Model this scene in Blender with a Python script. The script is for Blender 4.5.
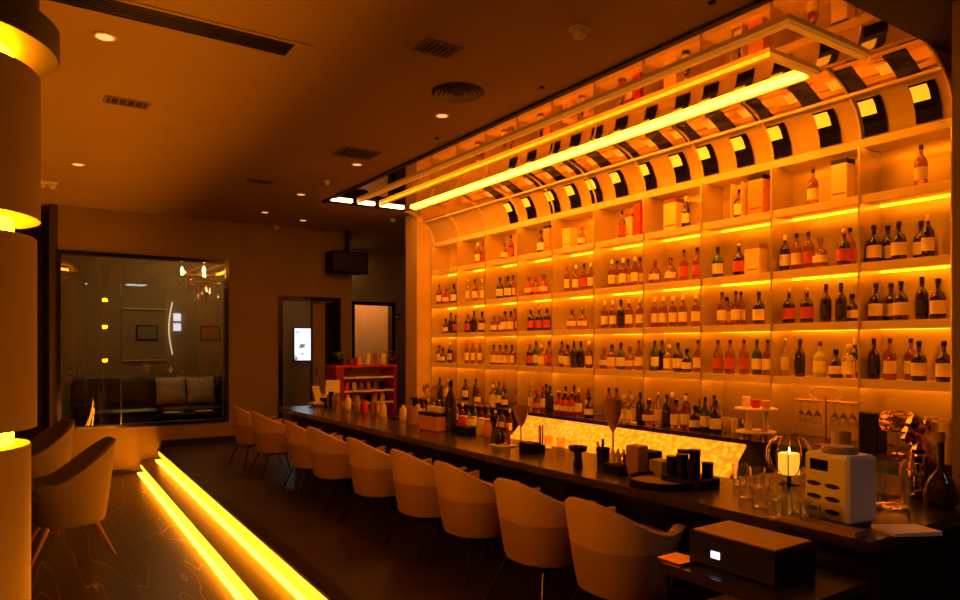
import bpy, math, random
from math import sin, cos, pi, radians
random.seed(7)
for o in list(bpy.data.objects): bpy.data.objects.remove(o)
scn = bpy.context.scene
col = scn.collection
# ---------------------------------------------------------------- camera / world / exposure
H = 1.48; F = 700.0; CX = 480.0; HY = 346.0; TH = radians(33.9)
ST, CT = sin(TH), cos(TH)
cd = bpy.data.cameras.new('camera'); cam = bpy.data.objects.new('camera', cd); col.objects.link(cam)
cam.location = (0, 0, H); cam.rotation_euler = (pi/2, 0, -TH)
cd.sensor_width = 36; cd.lens = 36*F/960; cd.shift_y = (HY-300)/960; cd.clip_start = .05
scn.camera = cam
scn.view_settings.view_transform = 'Standard'; scn.view_settings.look = 'None'
scn.view_settings.gamma = 1; scn.view_settings.use_curve_mapping = False
scn.view_settings.exposure = 0.0
w = bpy.data.worlds.new('night'); scn.world = w; w.use_nodes = True
w.node_tree.nodes['Background'].inputs[0].default_value = (.01, .006, .003, 1)
w.node_tree.nodes['Background'].inputs[1].default_value = .3
LED = (1, .25, .004)
# ---------------------------------------------------------------- measuring helpers (photo frame -> point on a known plane)
def onz(x, y, z):
    d = F*(H-z)/(y-HY); r = (x-CX)/F*d
    return (r*CT+d*ST, d*CT-r*ST)
def onx(x, X):
    k = (x-CX)/F
    return (CT*X-k*ST*X)/(ST+CT*k)
def ony(x, Y):
    k = (x-CX)/F; d = Y/(CT-k*ST)
    return k*d*CT+d*ST
# ---------------------------------------------------------------- materials
M = {}
def mat(name, c, rough=.5, metal=0, trans=0, emis=None, es=0, ior=1.45, coat=0, noise=0, nscale=8, bump=0, c2=None, alpha=1, spec=.5):
    m = bpy.data.materials.new(name); m.use_nodes = True; nt = m.node_tree; b = nt.nodes['Principled BSDF']
    b.inputs['Base Color'].default_value = (*c, 1); b.inputs['Roughness'].default_value = rough
    b.inputs['Metallic'].default_value = metal; b.inputs['Transmission Weight'].default_value = trans
    b.inputs['IOR'].default_value = ior; b.inputs['Coat Weight'].default_value = coat
    b.inputs['Specular IOR Level'].default_value = spec
    if emis: b.inputs['Emission Color'].default_value = (*emis, 1); b.inputs['Emission Strength'].default_value = es
    if noise or bump:
        tc = nt.nodes.new('ShaderNodeTexCoord'); n = nt.nodes.new('ShaderNodeTexNoise'); n.inputs['Scale'].default_value = nscale
        n.inputs['Detail'].default_value = 4
        nt.links.new(tc.outputs['Object'], n.inputs['Vector'])
        if noise:
            mx = nt.nodes.new('ShaderNodeMix'); mx.data_type = 'RGBA'
            c2 = c2 or tuple(v*(1-noise) for v in c)
            mx.inputs[6].default_value = (*c, 1); mx.inputs[7].default_value = (*c2, 1)
            nt.links.new(n.outputs['Fac'], mx.inputs[0]); nt.links.new(mx.outputs[2], b.inputs['Base Color'])
        if bump:
            bp = nt.nodes.new('ShaderNodeBump'); bp.inputs['Strength'].default_value = bump; bp.inputs['Distance'].default_value = .01
            nt.links.new(n.outputs['Fac'], bp.inputs['Height']); nt.links.new(bp.outputs['Normal'], b.inputs['Normal'])
    M[name] = m; return m
def emit(name, c, s):
    return mat(name, (.8, .8, .8), .5, emis=c, es=s)
mat('wall', (.28, .21, .11), .75, noise=.25, nscale=3, bump=.05)
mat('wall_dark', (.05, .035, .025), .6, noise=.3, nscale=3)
mat('ceiling', (.40, .31, .19), .8, noise=.12, nscale=1.2)
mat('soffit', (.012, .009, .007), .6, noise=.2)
mat('shadow_gap', (.01, .008, .006), .6, noise=.1)
mat('bar_floor', (.075, .05, .035), .38, noise=.5, nscale=4)
mat('skirting', (.012, .009, .008), .35, noise=.2)
mat('back_panel', (.72, .58, .27), .27, .5, noise=.2, nscale=2.5)
mat('warm_panel', (.62, .47, .25), .4, noise=.15, nscale=2.5)
mat('shelf_board', (.85, .68, .42), .35, noise=.12, nscale=6)
mat('gold_trim', (.92, .74, .44), .35, 0, noise=.1)
mat('bronze', (.82, .52, .25), .22, 1, noise=.15, nscale=10)
mat('bronze_mirror', (.34, .25, .16), .035, 1, noise=.04, nscale=2)
mat('curve_mirror', (.80, .62, .42), .09, 1, noise=.06, nscale=2)
mat('black', (.006, .0055, .0055), .5, noise=.2, spec=.25)
mat('black_gloss', (.008, .007, .008), .12, noise=.2)
mat('dark_metal', (.08, .06, .05), .3, 1, noise=.2)
mat('chrome', (.8, .75, .7), .12, 1, noise=.05)
mat('copper', (.8, .42, .25), .2, 1, noise=.15)
mat('counter_top', (.045, .028, .018), .22, noise=.45, nscale=14)
mat('counter_body', (.012, .009, .007), .5, noise=.3, spec=.3)
mat('leather_light', (.62, .42, .20), .5, noise=.12, nscale=20, bump=.1)
mat('leather_dark', (.42, .26, .12), .6, noise=.15, nscale=20, bump=.1)
mat('seat_fabric', (.55, .38, .25), .8, noise=.2, nscale=40, bump=.1)
mat('lounge_fabric', (.12, .09, .06), .85, noise=.2, nscale=60, bump=.15)
mat('wood_leg', (.28, .14, .07), .35, noise=.3)
mat('column', (.15, .11, .07), .6, noise=.12, nscale=2)
mat('white_plastic', (.75, .72, .70), .45, noise=.05)
mat('cream', (.80, .66, .45), .6, noise=.1)
mat('paper', (.85, .78, .74), .7, noise=.05)
mat('red', (.65, .03, .02), .45, noise=.15)
mat('dark_red', (.30, .02, .02), .4, noise=.15)
mat('gold_box', (.95, .70, .28), .4, noise=.1)
mat('orange_box', (.8, .33, .1), .5, noise=.15)
mat('grey', (.25, .23, .2), .5, noise=.15)
mat('tan_wood', (.42, .23, .11), .5, noise=.4, nscale=18)
mat('leaf', (.22, .42, .05), .6, noise=.4, nscale=30)
mat('dried', (.30, .16, .10), .8, noise=.4, nscale=30)
mat('sofa', (.035, .028, .022), .3, noise=.3)
mat('pillow', (.62, .52, .36), .8, noise=.1, nscale=25, bump=.15)
mat('private_wall', (.36, .30, .20), .7, noise=.25, nscale=3)
mat('wine', (.15, .01, .02), .3)
mat('purple', (.3, .1, .6), .4, noise=.1)
# glass of bottles
mat('g_amber', (.62, .25, .04), .05, trans=.9, noise=.1)
mat('g_dark', (.035, .014, .008), .08, noise=.2, coat=.4)
mat('g_clear', (.95, .85, .65), .04, trans=.92, noise=.03)
mat('g_green', (.03, .07, .015), .08, noise=.2, coat=.4)
mat('g_red', (.60, .04, .02), .1, trans=.35, noise=.1)
mat('g_cream', (.42, .48, .18), .35, noise=.15)
mat('l_cream', (.95, .82, .52), .6, noise=.1, nscale=30)
mat('l_yellow', (.98, .84, .34), .55, noise=.1, nscale=30)
mat('l_red', (.68, .10, .05), .5, noise=.15, nscale=30)
mat('l_black', (.03, .02, .02), .5, noise=.15)
mat('glassware', (.96, .93, .88), .03, trans=.95, noise=.02)
emit('led_shelf', LED, 9); emit('led_lip_fill', LED, 20); emit('led_frame', LED, 75); emit('led_step', LED, 58); emit('led_riser', LED, 11); emit('led_column', (1, .25, .0006), 200)
mat('rail_painted_glow', (.92, .74, .44), .35, emis=(1, .26, .01), es=.28); emit('led_canopy', (1, .25, .008), 40); emit('led_white', (1, .50, .18), 10)  # frame rails get a painted glow, they are no lamps
emit('dim_reflection', (1, .30, .01), .62); emit('bright_reflection', (1, .40, .015), 1.1); emit('room_fill', (1, .66, .26), 16); emit('recess_fill', (1, .50, .16), 13); emit('corridor_fill', (1, .36, .10), 170); emit('camera_side_fill', (.92, .95, 1), 6); emit('downlight', (1, .42, .14), 1.2)  # squares imitate reflections; room, recess, corridor and panel emitters are added fill
emit('screen', (.80, .85, 1), 1.3); emit('screen_blue', (.55, .65, 1), 2.2)
emit('candle_glow', (1, .46, .03), 1.1); emit('flame', (1, .6, .12), 14)
emit('chandelier_lamp', (1, .52, .16), 150); emit('cove_reflection', (1, .36, .06), .12); emit('arc', (1, .72, .45), 1.6)
def screen_mat():
    m = bpy.data.materials.new('picture_screen'); m.use_nodes = True; nt = m.node_tree; b = nt.nodes['Principled BSDF']
    tc = nt.nodes.new('ShaderNodeTexCoord'); n = nt.nodes.new('ShaderNodeTexNoise'); n.inputs['Scale'].default_value = 5
    r = nt.nodes.new('ShaderNodeValToRGB'); r.color_ramp.elements[0].color = (.12, .14, .2, 1); r.color_ramp.elements[0].position = .36
    r.color_ramp.elements[1].color = (.85, .9, 1, 1); r.color_ramp.elements[1].position = .46
    nt.links.new(tc.outputs['Object'], n.inputs['Vector']); nt.links.new(n.outputs['Fac'], r.inputs[0]); nt.links.new(r.outputs[0], b.inputs['Emission Color'])
    b.inputs['Emission Strength'].default_value = 1.4; b.inputs['Base Color'].default_value = (.02, .02, .02, 1); M['picture_screen'] = m
screen_mat()
def onyx():
    m = bpy.data.materials.new('lit_onyx'); m.use_nodes = True; nt = m.node_tree; b = nt.nodes['Principled BSDF']
    tc = nt.nodes.new('ShaderNodeTexCoord'); n = nt.nodes.new('ShaderNodeTexVoronoi'); n.inputs['Scale'].default_value = 22
    r = nt.nodes.new('ShaderNodeValToRGB'); r.color_ramp.elements[0].color = (1, .33, .012, 1); r.color_ramp.elements[1].color = (.55, .11, .003, 1)
    r.color_ramp.elements[1].position = .7
    nt.links.new(tc.outputs['Object'], n.inputs['Vector']); nt.links.new(n.outputs['Distance'], r.inputs[0]); nt.links.new(r.outputs[0], b.inputs['Emission Color'])
    b.inputs['Emission Strength'].default_value = 1.7; b.inputs['Roughness'].default_value = .2; b.inputs['Base Color'].default_value = (.6, .4, .2, 1); M['lit_onyx'] = m
onyx()
def marble():
    m = bpy.data.materials.new('marble_tiles'); m.use_nodes = True; nt = m.node_tree; b = nt.nodes['Principled BSDF']; L = nt.links.new
    tc = nt.nodes.new('ShaderNodeTexCoord')
    mp = nt.nodes.new('ShaderNodeMapping'); mp.inputs['Rotation'].default_value = (0, 0, .5); mp.inputs['Scale'].default_value = (2.6, .32, 1)
    n = nt.nodes.new('ShaderNodeTexNoise'); n.inputs['Scale'].default_value = 1.3; n.inputs['Detail'].default_value = 2.5; n.inputs['Distortion'].default_value = .1
    L(tc.outputs['Object'], mp.inputs['Vector']); L(mp.outputs[0], n.inputs['Vector'])
    r = nt.nodes.new('ShaderNodeValToRGB'); e = r.color_ramp.elements
    e[0].position = .4945; e[0].color = (.035, .028, .024, 1); e[1].position = .5055; e[1].color = (.035, .028, .024, 1)
    k = e.new(.5); k.color = (.34, .27, .20, 1)
    L(n.outputs['Fac'], r.inputs[0])
    br = nt.nodes.new('ShaderNodeTexBrick'); br.offset = 0; br.inputs['Scale'].default_value = 1
    br.inputs['Brick Width'].default_value = .8; br.inputs['Row Height'].default_value = .8; br.inputs['Mortar Size'].default_value = .004
    L(tc.outputs['Object'], br.inputs['Vector'])
    mx = nt.nodes.new('ShaderNodeMix'); mx.data_type = 'RGBA'; L(br.outputs['Fac'], mx.inputs[0]); L(r.outputs[0], mx.inputs[6]); mx.inputs[7].default_value = (.15, .11, .08, 1)
    L(mx.outputs[2], b.inputs['Base Color']); b.inputs['Roughness'].default_value = .3; M['marble'] = m
marble()
def pane_mat(name, tint, ior=1.7):
    m = bpy.data.materials.new(name); m.use_nodes = True; nt = m.node_tree; nt.nodes.remove(nt.nodes['Principled BSDF']); L = nt.links.new
    t = nt.nodes.new('ShaderNodeBsdfTransparent'); t.inputs[0].default_value = (*tint, 1)
    g = nt.nodes.new('ShaderNodeBsdfGlossy'); g.inputs['Roughness'].default_value = .01
    lw = nt.nodes.new('ShaderNodeLayerWeight'); lw.inputs[0].default_value = .5
    pw = nt.nodes.new('ShaderNodeMath'); pw.operation = 'POWER'; pw.inputs[1].default_value = 4; L(lw.outputs['Facing'], pw.inputs[0])
    f = nt.nodes.new('ShaderNodeMath'); f.operation = 'MULTIPLY_ADD'; f.inputs[1].default_value = .8; f.inputs[2].default_value = ((ior-1)/(ior+1))**2*1.3; L(pw.outputs[0], f.inputs[0])
    mx = nt.nodes.new('ShaderNodeMixShader'); L(f.outputs[0], mx.inputs[0]); L(t.outputs[0], mx.inputs[1]); L(g.outputs[0], mx.inputs[2])
    L(mx.outputs[0], nt.nodes['Material Output'].inputs[0]); M[name] = m
pane_mat('pane', (.75, .72, .62)); pane_mat('thin_glass', (.97, .93, .86), 1.3)
# ---------------------------------------------------------------- mesh builder
class MB:
    def __init__(s): s.v = []; s.f = []
    def add(s, vs, fs):
        n = len(s.v); s.v += [tuple(p) for p in vs]; s.f += [tuple(i+n for i in f) for f in fs]; return s
    def box(s, x0, x1, y0, y1, z0, z1, b=0):
        if b:
            b = min(b, .45*abs(x1-x0), .45*abs(y1-y0), .45*abs(z1-z0))
            def ring(ix, z): return [(x0+ix, y0+b, z), (x0+b, y0+ix, z), (x1-b, y0+ix, z), (x1-ix, y0+b, z), (x1-ix, y1-b, z), (x1-b, y1-ix, z), (x0+b, y1-ix, z), (x0+ix, y1-b, z)]
            def ringi(z): return [(x0+b, y0+b*1.4, z), (x0+b*1.4, y0+b, z), (x1-b*1.4, y0+b, z), (x1-b, y0+b*1.4, z), (x1-b, y1-b*1.4, z), (x1-b*1.4, y1-b, z), (x0+b*1.4, y1-b, z), (x0+b, y1-b*1.4, z)]
            return s.loft([ringi(z0), ring(0, z0+b), ring(0, z1-b), ringi(z1)])
        return s.add([(x0,y0,z0),(x1,y0,z0),(x1,y1,z0),(x0,y1,z0),(x0,y0,z1),(x1,y0,z1),(x1,y1,z1),(x0,y1,z1)],
                     [(0,3,2,1),(4,5,6,7),(0,1,5,4),(1,2,6,5),(2,3,7,6),(3,0,4,7)])
    def loft(s, rings, caps=True, closed=True):
        n = len(rings[0]); vs = [p for r in rings for p in r]; fs = []
        for i in range(len(rings)-1):
            for j in range(n if closed else n-1):
                k = (j+1) % n
                fs.append((i*n+j, i*n+k, (i+1)*n+k, (i+1)*n+j))
        if caps: fs.append(tuple(range(n))[::-1]); fs.append(tuple((len(rings)-1)*n+j for j in range(n)))
        return s.add(vs, fs)
    def lathe(s, prof, c=(0, 0, 0), n=20, sq=0, caps=True):
        rings = []
        for r, z in prof:
            rg = []
            for j in range(n):
                a = 2*pi*(j+.5)/n; ca, sa = cos(a), sin(a)
                q = 1
                if sq: q = 1/((abs(ca)**(2+sq*6)+abs(sa)**(2+sq*6))**(1/(2+sq*6)))
                rg.append((c[0]+r*q*ca, c[1]+r*q*sa, c[2]+z))
            rings.append(rg)
        return s.loft(rings, caps)
    def arcband(s, r, z0, z1, a0, a1, n=12, c=(0, 0, 0), t=.0012, sq=0):
        def pt(rr, a, z):
            q = 1
            if sq: q = 1/((abs(cos(a))**(2+sq*6)+abs(sin(a))**(2+sq*6))**(1/(2+sq*6)))
            return (c[0]+rr*q*cos(a), c[1]+rr*q*sin(a), c[2]+z)
        rings = []
        for i in range(n+1):
            a = a0+(a1-a0)*i/n
            rings.append([pt(r, a, z0), pt(r+t, a, z0), pt(r+t, a, z1), pt(r, a, z1)])
        return s.loft(rings)
    def tube(s, pts, r, n=8, taper=None):
        rings = []
        for i, p in enumerate(pts):
            a = pts[max(i-1, 0)]; b = pts[min(i+1, len(pts)-1)]
            d = [b[k]-a[k] for k in range(3)]; l = math.sqrt(sum(v*v for v in d)) or 1; d = [v/l for v in d]
            u = (0, 0, 1) if abs(d[2]) < .9 else (1, 0, 0)
            e = (d[1]*u[2]-d[2]*u[1], d[2]*u[0]-d[0]*u[2], d[0]*u[1]-d[1]*u[0]); l = math.sqrt(sum(v*v for v in e)); e = [v/l for v in e]
            g = (d[1]*e[2]-d[2]*e[1], d[2]*e[0]-d[0]*e[2], d[0]*e[1]-d[1]*e[0])
            rr = r if taper is None else r+(taper-r)*i/(len(pts)-1)
            rings.append([tuple(p[k]+rr*(cos(2*pi*j/n)*e[k]+sin(2*pi*j/n)*g[k]) for k in range(3)) for j in range(n)])
        return s.loft(rings)
    def prism(s, poly, z0, z1):
        return s.loft([[(x, y, z0) for x, y in poly], [(x, y, z1) for x, y in poly]])
    def build(s, name, m, parent=None, smooth=False, loc=None):
        me = bpy.data.meshes.new(name); me.from_pydata(s.v, [], s.f); me.validate(); 
        import bmesh
        bm = bmesh.new(); bm.from_mesh(me); bmesh.ops.recalc_face_normals(bm, faces=bm.faces); bm.to_mesh(me); bm.free()
        me.materials.append(M[m] if isinstance(m, str) else m)
        if smooth:
            me.polygons.foreach_set('use_smooth', [True]*len(me.polygons))
            try: me.set_sharp_from_angle(angle=radians(40))
            except Exception: pass
        o = bpy.data.objects.new(name, me); col.objects.link(o)
        if parent: o.parent = parent
        if loc: o.location = loc
        return o
def tag(o, label, cat, group=None, kind=None):
    o['label'] = label; o['category'] = cat
    if group: o['group'] = group
    if kind: o['kind'] = kind
    return o
def thing(name, label, cat, loc=(0, 0, 0), rz=0, group=None):
    o = bpy.data.objects.new(name, None); o.empty_display_size = .1; col.objects.link(o); o.location = loc; o.rotation_euler = (0, 0, rz)
    return tag(o, label, cat, group)
def struct(o, label=None):
    o['kind'] = 'structure'
    if label: o['label'] = label
    return o
def copy_tree(o, parent=None):
    c = o.copy(); col.objects.link(c)
    if parent: c.parent = parent
    for ch in KIDS.get(o.name, []): copy_tree(ch, c)
    return c
KIDS = {}
def index_kids():
    KIDS.clear()
    for o in bpy.data.objects:
        if o.parent: KIDS.setdefault(o.parent.name, []).append(o)
# ---------------------------------------------------------------- THE SETTING
ZC = 3.40; LOW = -.32; MID = -.16; YF = 11.1
WL, WR = ony(65, YF)-.05, ony(225, YF)       # private-room window opening
WZ0, WZ1 = .36, 2.74
XA = ony(58, YF); XB = ony(352, YF)
# low floor / tread / bar floor, edges of the two steps lie a little askew to the bar
n1a, n1b = (1.22, -1.2), (1.565, 11.1)      # first nosing
n2a, n2b = (1.445, -1.2), (1.80, 11.1)       # second nosing
struct(MB().box(-4.5, 2.0, -3, 13.6, LOW-.1, LOW).build('floor', 'marble'), 'dark marble tile floor with pale veins')
m = MB(); m.prism([(n1a[0], -3), n1a, n1b, (n1b[0], 11.12), (6, 11.12), (6, -3)], LOW+.002, MID-.02)
struct(m.build('floor', 'marble'), 'lower marble step between the two light strips')
m = MB(); m.prism([(n2a[0], -3), n2a, n2b, (n2b[0], 13.6), (7.6, 13.6), (7.6, -3)], MID-.018, -.02)
struct(m.build('floor', 'bar_floor'), 'dark brown floor under the bar chairs')
def strip(a, b, off0, off1, z0, z1):
    dx, dy = b[0]-a[0], b[1]-a[1]; l = math.hypot(dx, dy); nx, ny = -dy/l, dx/l
    m = MB(); P = [(a[0]+nx*off0, a[1]+ny*off0), (b[0]+nx*off0, b[1]+ny*off0), (b[0]+nx*off1, b[1]+ny*off1), (a[0]+nx*off1, a[1]+ny*off1)]
    return m.prism(P, z0, z1)
for (a, b, zt, zb, side) in ((n1a, n1b, MID, LOW, 'lower'), (n2a, n2b, 0, MID, 'upper')):
    b = (b[0]-.0055, 10.93)
    # treads' visible top with the nosing
    struct(strip(a, b, .035, -.085, zt-.02, zt+.001).build('trim_1' if side == 'lower' else 'trim_2', 'dark_metal'), 'dark metal nosing on the %s step' % side)
    s = strip(a, b, .058, .008, zb+.0005, zb+.006)
    r_ = strip(a, b, .016, .004, zt-.08, zt-.024)
    o = s.build('step_light', 'led_step'); r_.build('riser_glow', 'led_riser', o); tag(o, 'glowing yellow light strip along the foot of the %s step' % side, 'light strip')
m = MB(); m.prism([(n1a[0]+.036, -3), (n1a[0]+.036, -1.2), (n1b[0]+.036, 11.1), (6, 11.1), (6, -3)], MID-.02, MID-.0005)
struct(m.build('floor', 'marble'), 'marble tread of the lower step')
m = MB(); m.prism([(n2a[0]+.036, -3), (n2a[0]+.036, -1.2), (n2b[0]+.036, 11.1), (n2b[0]+.036, 13.6), (7.6, 13.6), (7.6, -3)], -.02, 0)
struct(m.build('floor', 'bar_floor'), 'dark brown floor of the bar area')
struct(MB().box(-4.5, 7.6, -3, 15.2, ZC, ZC+.1).build('ceiling', 'ceiling'), 'smooth ceiling lit orange')
struct(MB().box(3.30, 7.6, -3, 2.07, ZC-.03, ZC-.001).build('ceiling', 'soffit'), 'ceiling sheet coloured black for shade at near end of the canopy')  # black sheet paints the unlit ceiling beyond the canopy
# far wall with opening and doorway
D1, D2, DZ = ony(282, YF), ony(337, YF), 1.48+48*10.9/700
m = MB()
m.box(XA, WL, YF, YF+.15, LOW, ZC); m.box(WL, WR, YF, YF+.15, LOW, WZ0); m.box(WL, WR, YF, YF+.15, WZ1, ZC)
m.box(WR, D1, YF, YF+.15, LOW, ZC); m.box(D1, D2, YF, YF+.15, DZ, ZC); m.box(D2, XB, YF, YF+.15, LOW, ZC)
struct(m.build('wall_far', 'wall'), 'brown far wall around the private room window')
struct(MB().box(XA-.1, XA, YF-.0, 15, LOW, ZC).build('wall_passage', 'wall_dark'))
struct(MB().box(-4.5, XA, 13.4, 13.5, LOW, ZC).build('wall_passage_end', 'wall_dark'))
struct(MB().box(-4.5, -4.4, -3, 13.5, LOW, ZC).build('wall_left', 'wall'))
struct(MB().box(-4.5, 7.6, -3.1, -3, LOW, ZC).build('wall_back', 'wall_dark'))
struct(MB().box(XB-.15, XB, YF+.15, 13.3, 0, ZC).build('wall_recess_side', 'wall'))
YR = 12.8; E1, E2 = ony(354, YR), ony(392, YR); EZ = 1.48+41*14/700
m = MB(); m.box(XB, E1, YR, YR+.12, 0, ZC); m.box(E1, E2, YR, YR+.12, EZ, ZC); m.box(E2, 7.6, YR, YR+.12, 0, ZC)
struct(m.build('wall_recess', 'wall'), 'brown wall of the recess beyond the bar')
struct(MB().box(XB-.15, 7.6, 14.0, 14.1, 0, ZC).build('wall_corridor', 'wall'))
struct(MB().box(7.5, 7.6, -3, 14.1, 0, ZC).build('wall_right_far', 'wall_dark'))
for (nm, x0, x1, z1, Y) in (('door_1', D1, D2, DZ, YF), ('door_2', E1, E2, EZ, YR)):
    m = MB(); t = .06
    m.box(x0-t, x0+.01, Y-.02, Y+.17, 0, z1+t); m.box(x1-.01, x1+t, Y-.02, Y+.17, 0, z1+t); m.box(x0, x1, Y-.02, Y+.17, z1-.01, z1+t)
    struct(m.build(nm, 'black_gloss'), 'black glossy door frame')
# alcove behind the first door
struct(MB().box(D1-.3, D2+.02, YF+1.3, YF+1.35, 0, 2.6).build('wall_alcove', 'private_wall'))
# skirting
struct(MB().box(1.84, D1-.07, YF-.015, YF-.001, .0, .10).build('baseboard_far', 'skirting'))
struct(MB().box(XA, 1.53, YF-.015, YF-.001, LOW, LOW+.05).build('baseboard_low', 'skirting'))
# window frame + panes of the private room
wf = MB(); 
wf.box(WL-.05, WR+.05, YF-.03, YF+.06, WZ1, WZ1+.05); wf.box(WL-.05, WR+.05, YF-.03, YF+.06, WZ0-.04, WZ0)
wf.box(WR, WR+.05, YF-.03, YF+.06, WZ0, WZ1); wf.box(WL-.05, WL, YF-.03, YF+.06, WZ0, WZ1)
wfo = struct(wf.build('window_1', 'black_gloss'), 'wide black framed window of the private room')
XJ = ony(121, YF)
MB().box(XJ+.004, WR, YF, YF+.01, WZ0, WZ1).build('pane', 'pane', wfo)
# curved pane at the left
pts = []
for i in range(9):
    t = i/8; pts.append((XJ-.004-(XJ-WL-.004)*t, YF+.005+.05*sin(pi*t)+.0*t))
m = MB(); m.loft([[(x, y, WZ0), (x, y+.008, WZ0), (x, y+.008, WZ1), (x, y, WZ1)] for x, y in pts]); m.build('pane', 'pane', wfo, True)
MB().box(XJ-.004, XJ+.004, YF-.002, YF+.012, WZ0, WZ1).build('joint_strip', 'chrome', wfo)
# private room shell
PX0, PX1, PY = XA+.02, D1-.35, 13.3
struct(MB().box(PX0, PX1, YF+.15, PY, -.02, 0).build('floor', 'wall_dark'), 'dark floor of the private room')
struct(MB().box(PX0, PX1, PY, PY+.05, 0, 3.0).build('wall_private_back', 'private_wall'))
struct(MB().box(PX0, PX0+.04, YF+.15, PY, 0, 3.0).build('wall_private_left', 'private_wall'))
struct(MB().box(PX1, PX1+.04, YF+.15, PY, 0, 3.0).build('wall_private_right', 'private_wall'))
struct(MB().box(PX0, PX1, YF+.15, PY, 3.0, 3.04).build('ceiling', 'private_wall'), 'ceiling of the private room')
# right-hand near pillar and the cheek at the far end of the shelves
struct(MB().box(4.30, 5.9, -3, 1.747, 0, ZC-.03).build('wall_right', 'wall'), 'brown end wall at the near end of the bar')
struct(MB().box(4.86, 5.46, 8.86, 9.2, 0, ZC-.001).build('wall_pier', 'warm_panel'), 'orange lit pier at the far end of the shelves')
struct(MB().box(5.41, 5.46, 1.747, 8.86, 0, ZC-.001).build('wall_bar', 'back_panel'), 'wall behind the lit shelves')
# ---------------------------------------------------------------- COLUMN
cX, cY, R = -.246, 3.3, .345
ctr = thing('round_column', 'round brown column with glowing yellow light grooves at left', 'column', (cX, cY, LOW))
def zz(z): return z-LOW
segs = [(LOW, 1.10, R-.028), (1.165, 1.90, R-.008), (1.97, 2.535, R+.004)]
for k, (a, b, r) in enumerate(segs):
    MB().lathe([(r, zz(a)), (r, zz(b)-.004), (r-.004, zz(b))], n=72).build('drum', 'column', ctr, True)
for (a, b) in ((1.10, 1.165), (1.90, 1.97), (2.535, 2.61)):
    MB().lathe([(R-.085, zz(a)), (R-.085, zz(b))], n=64, caps=False).build('light_ring', 'led_column', ctr, True)
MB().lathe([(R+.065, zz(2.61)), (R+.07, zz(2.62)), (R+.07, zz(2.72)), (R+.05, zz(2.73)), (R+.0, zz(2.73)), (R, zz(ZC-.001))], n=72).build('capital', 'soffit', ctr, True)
# ---------------------------------------------------------------- CANOPY
can = thing('bar_canopy', 'mirrored ceiling canopy with nested frames and glowing strip over the bar', 'ceiling canopy', (3.49, 2.07, ZC))
can.location = (0, 0, 0)
YD = [8.84, 8.14, 7.457, 6.77, 6.115, 5.43, 4.74, 4.06, 3.37, 2.67, 2.07]
MB().box(3.49, 4.69, 2.07, 8.84, ZC-.012, ZC-.001).build('mirror_ceiling', 'bronze_mirror', can)
MB().box(3.44, 3.49, 2.07, 8.90, ZC-.02, ZC-.001).build('shadow_gap', 'shadow_gap', can)
def frame_bar(x0, x1, y0, y1): 
    return MB().box(x0, x1, y0, y1, ZC-.042, ZC-.012)
for (X, Yn) in ((3.79, 2.40), (4.11, 2.74)):
    frame_bar(X-.022, X+.022, Yn-.022, 8.5).build('frame_rail', 'rail_painted_glow', can)
    frame_bar(X+.022, 4.66, Yn-.022, Yn+.022).build('frame_rail', 'rail_painted_glow', can)
    MB().box(X+.023, X+.031, Yn+.03, 8.5, ZC-.036, ZC-.014).build('light_strip', 'led_frame', can)
MB().box(4.56, 4.63, 2.80, 8.50, ZC-.035, ZC-.013).build('light_strip', 'led_canopy', can)
MB().box(4.63, 4.66, 2.78, 8.52, ZC-.05, ZC-.013).build('frame_rail', 'rail_painted_glow', can)
for (x0, x1) in ((3.46, 3.74), (3.84, 4.06), (4.16, 4.50)):
    MB().box(x0, x1, 8.56, 8.62, ZC-.035, ZC-.013).build('end_light', 'led_white', can)
# ---------------------------------------------------------------- SHELVING
SH = [2.97, 2.57, 2.08, 1.66, 1.24]
XS, XBK = 5.10, 5.40
unit = thing('back_bar_shelving', 'tall glowing orange shelving wall with curved mirrored top behind the bar', 'shelving', (0, 0, 0))
MB().box(XBK-.01, XBK, 2.07, 8.84, .753, 2.968).build('back_panel', 'back_panel', unit)
for z in SH:
    m = MB(); m.box(XS, XBK-.01, 2.07, 8.84, z-.045, z); m.box(XS, XS+.010, 2.07, 8.84, z-.062, z-.0451); m.build('shelf', 'shelf_board', unit)
    m = MB(); m.box(XS+.022, XS+.038, 2.09, 8.82, z-.053, z-.0455); m.build('added_lip_strip', 'led_lip_fill', unit)  # added strip, out of sight behind the lip, evens light on the panel
for y in YD:
    MB().box(XS-.012, XBK-.01, y-.007, y+.007, .753, 2.92).build('divider', 'back_panel', unit)
prof = [(5.145, 2.972), (5.125, 3.07), (5.07, 3.18), (4.98, 3.27), (4.89, 3.325), (4.79, 3.37), (4.67, 3.397)]
def pint(t):
    t = max(0, min(.9999, t))*(len(prof)-1); i = int(t); q = t-i; return (prof[i][0]*(1-q)+prof[i+1][0]*q, prof[i][1]*(1-q)+prof[i+1][1]*q)
for (i0, i1, nm, mt) in ((0, 12, 'curved_panel', 'warm_panel'), (12, 24, 'curved_mirror', 'curve_mirror')):
    m = MB(); m.loft([[(x, 2.07, z), (x, 8.84, z), (x+.006, 8.84, z+.006), (x+.006, 2.07, z+.006)] for x, z in [pint(i/24) for i in range(i0, i1+1)]])
    m.build(nm, mt, unit, True)
for y in YD:
    m = MB(); m.loft([[(x-.001, y-.006, z-.001), (x-.001, y+.006, z-.001), (x-.026, y+.006, z-.012), (x-.026, y-.006, z-.012)] for x, z in [pint(i/12) for i in range(13)]])
    m.build('arched_rib', 'gold_trim', unit)
MB().box(4.945, 4.98, 2.07, 8.84, 3.25, 3.272).build('rail', 'shelf_board', unit)
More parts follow.
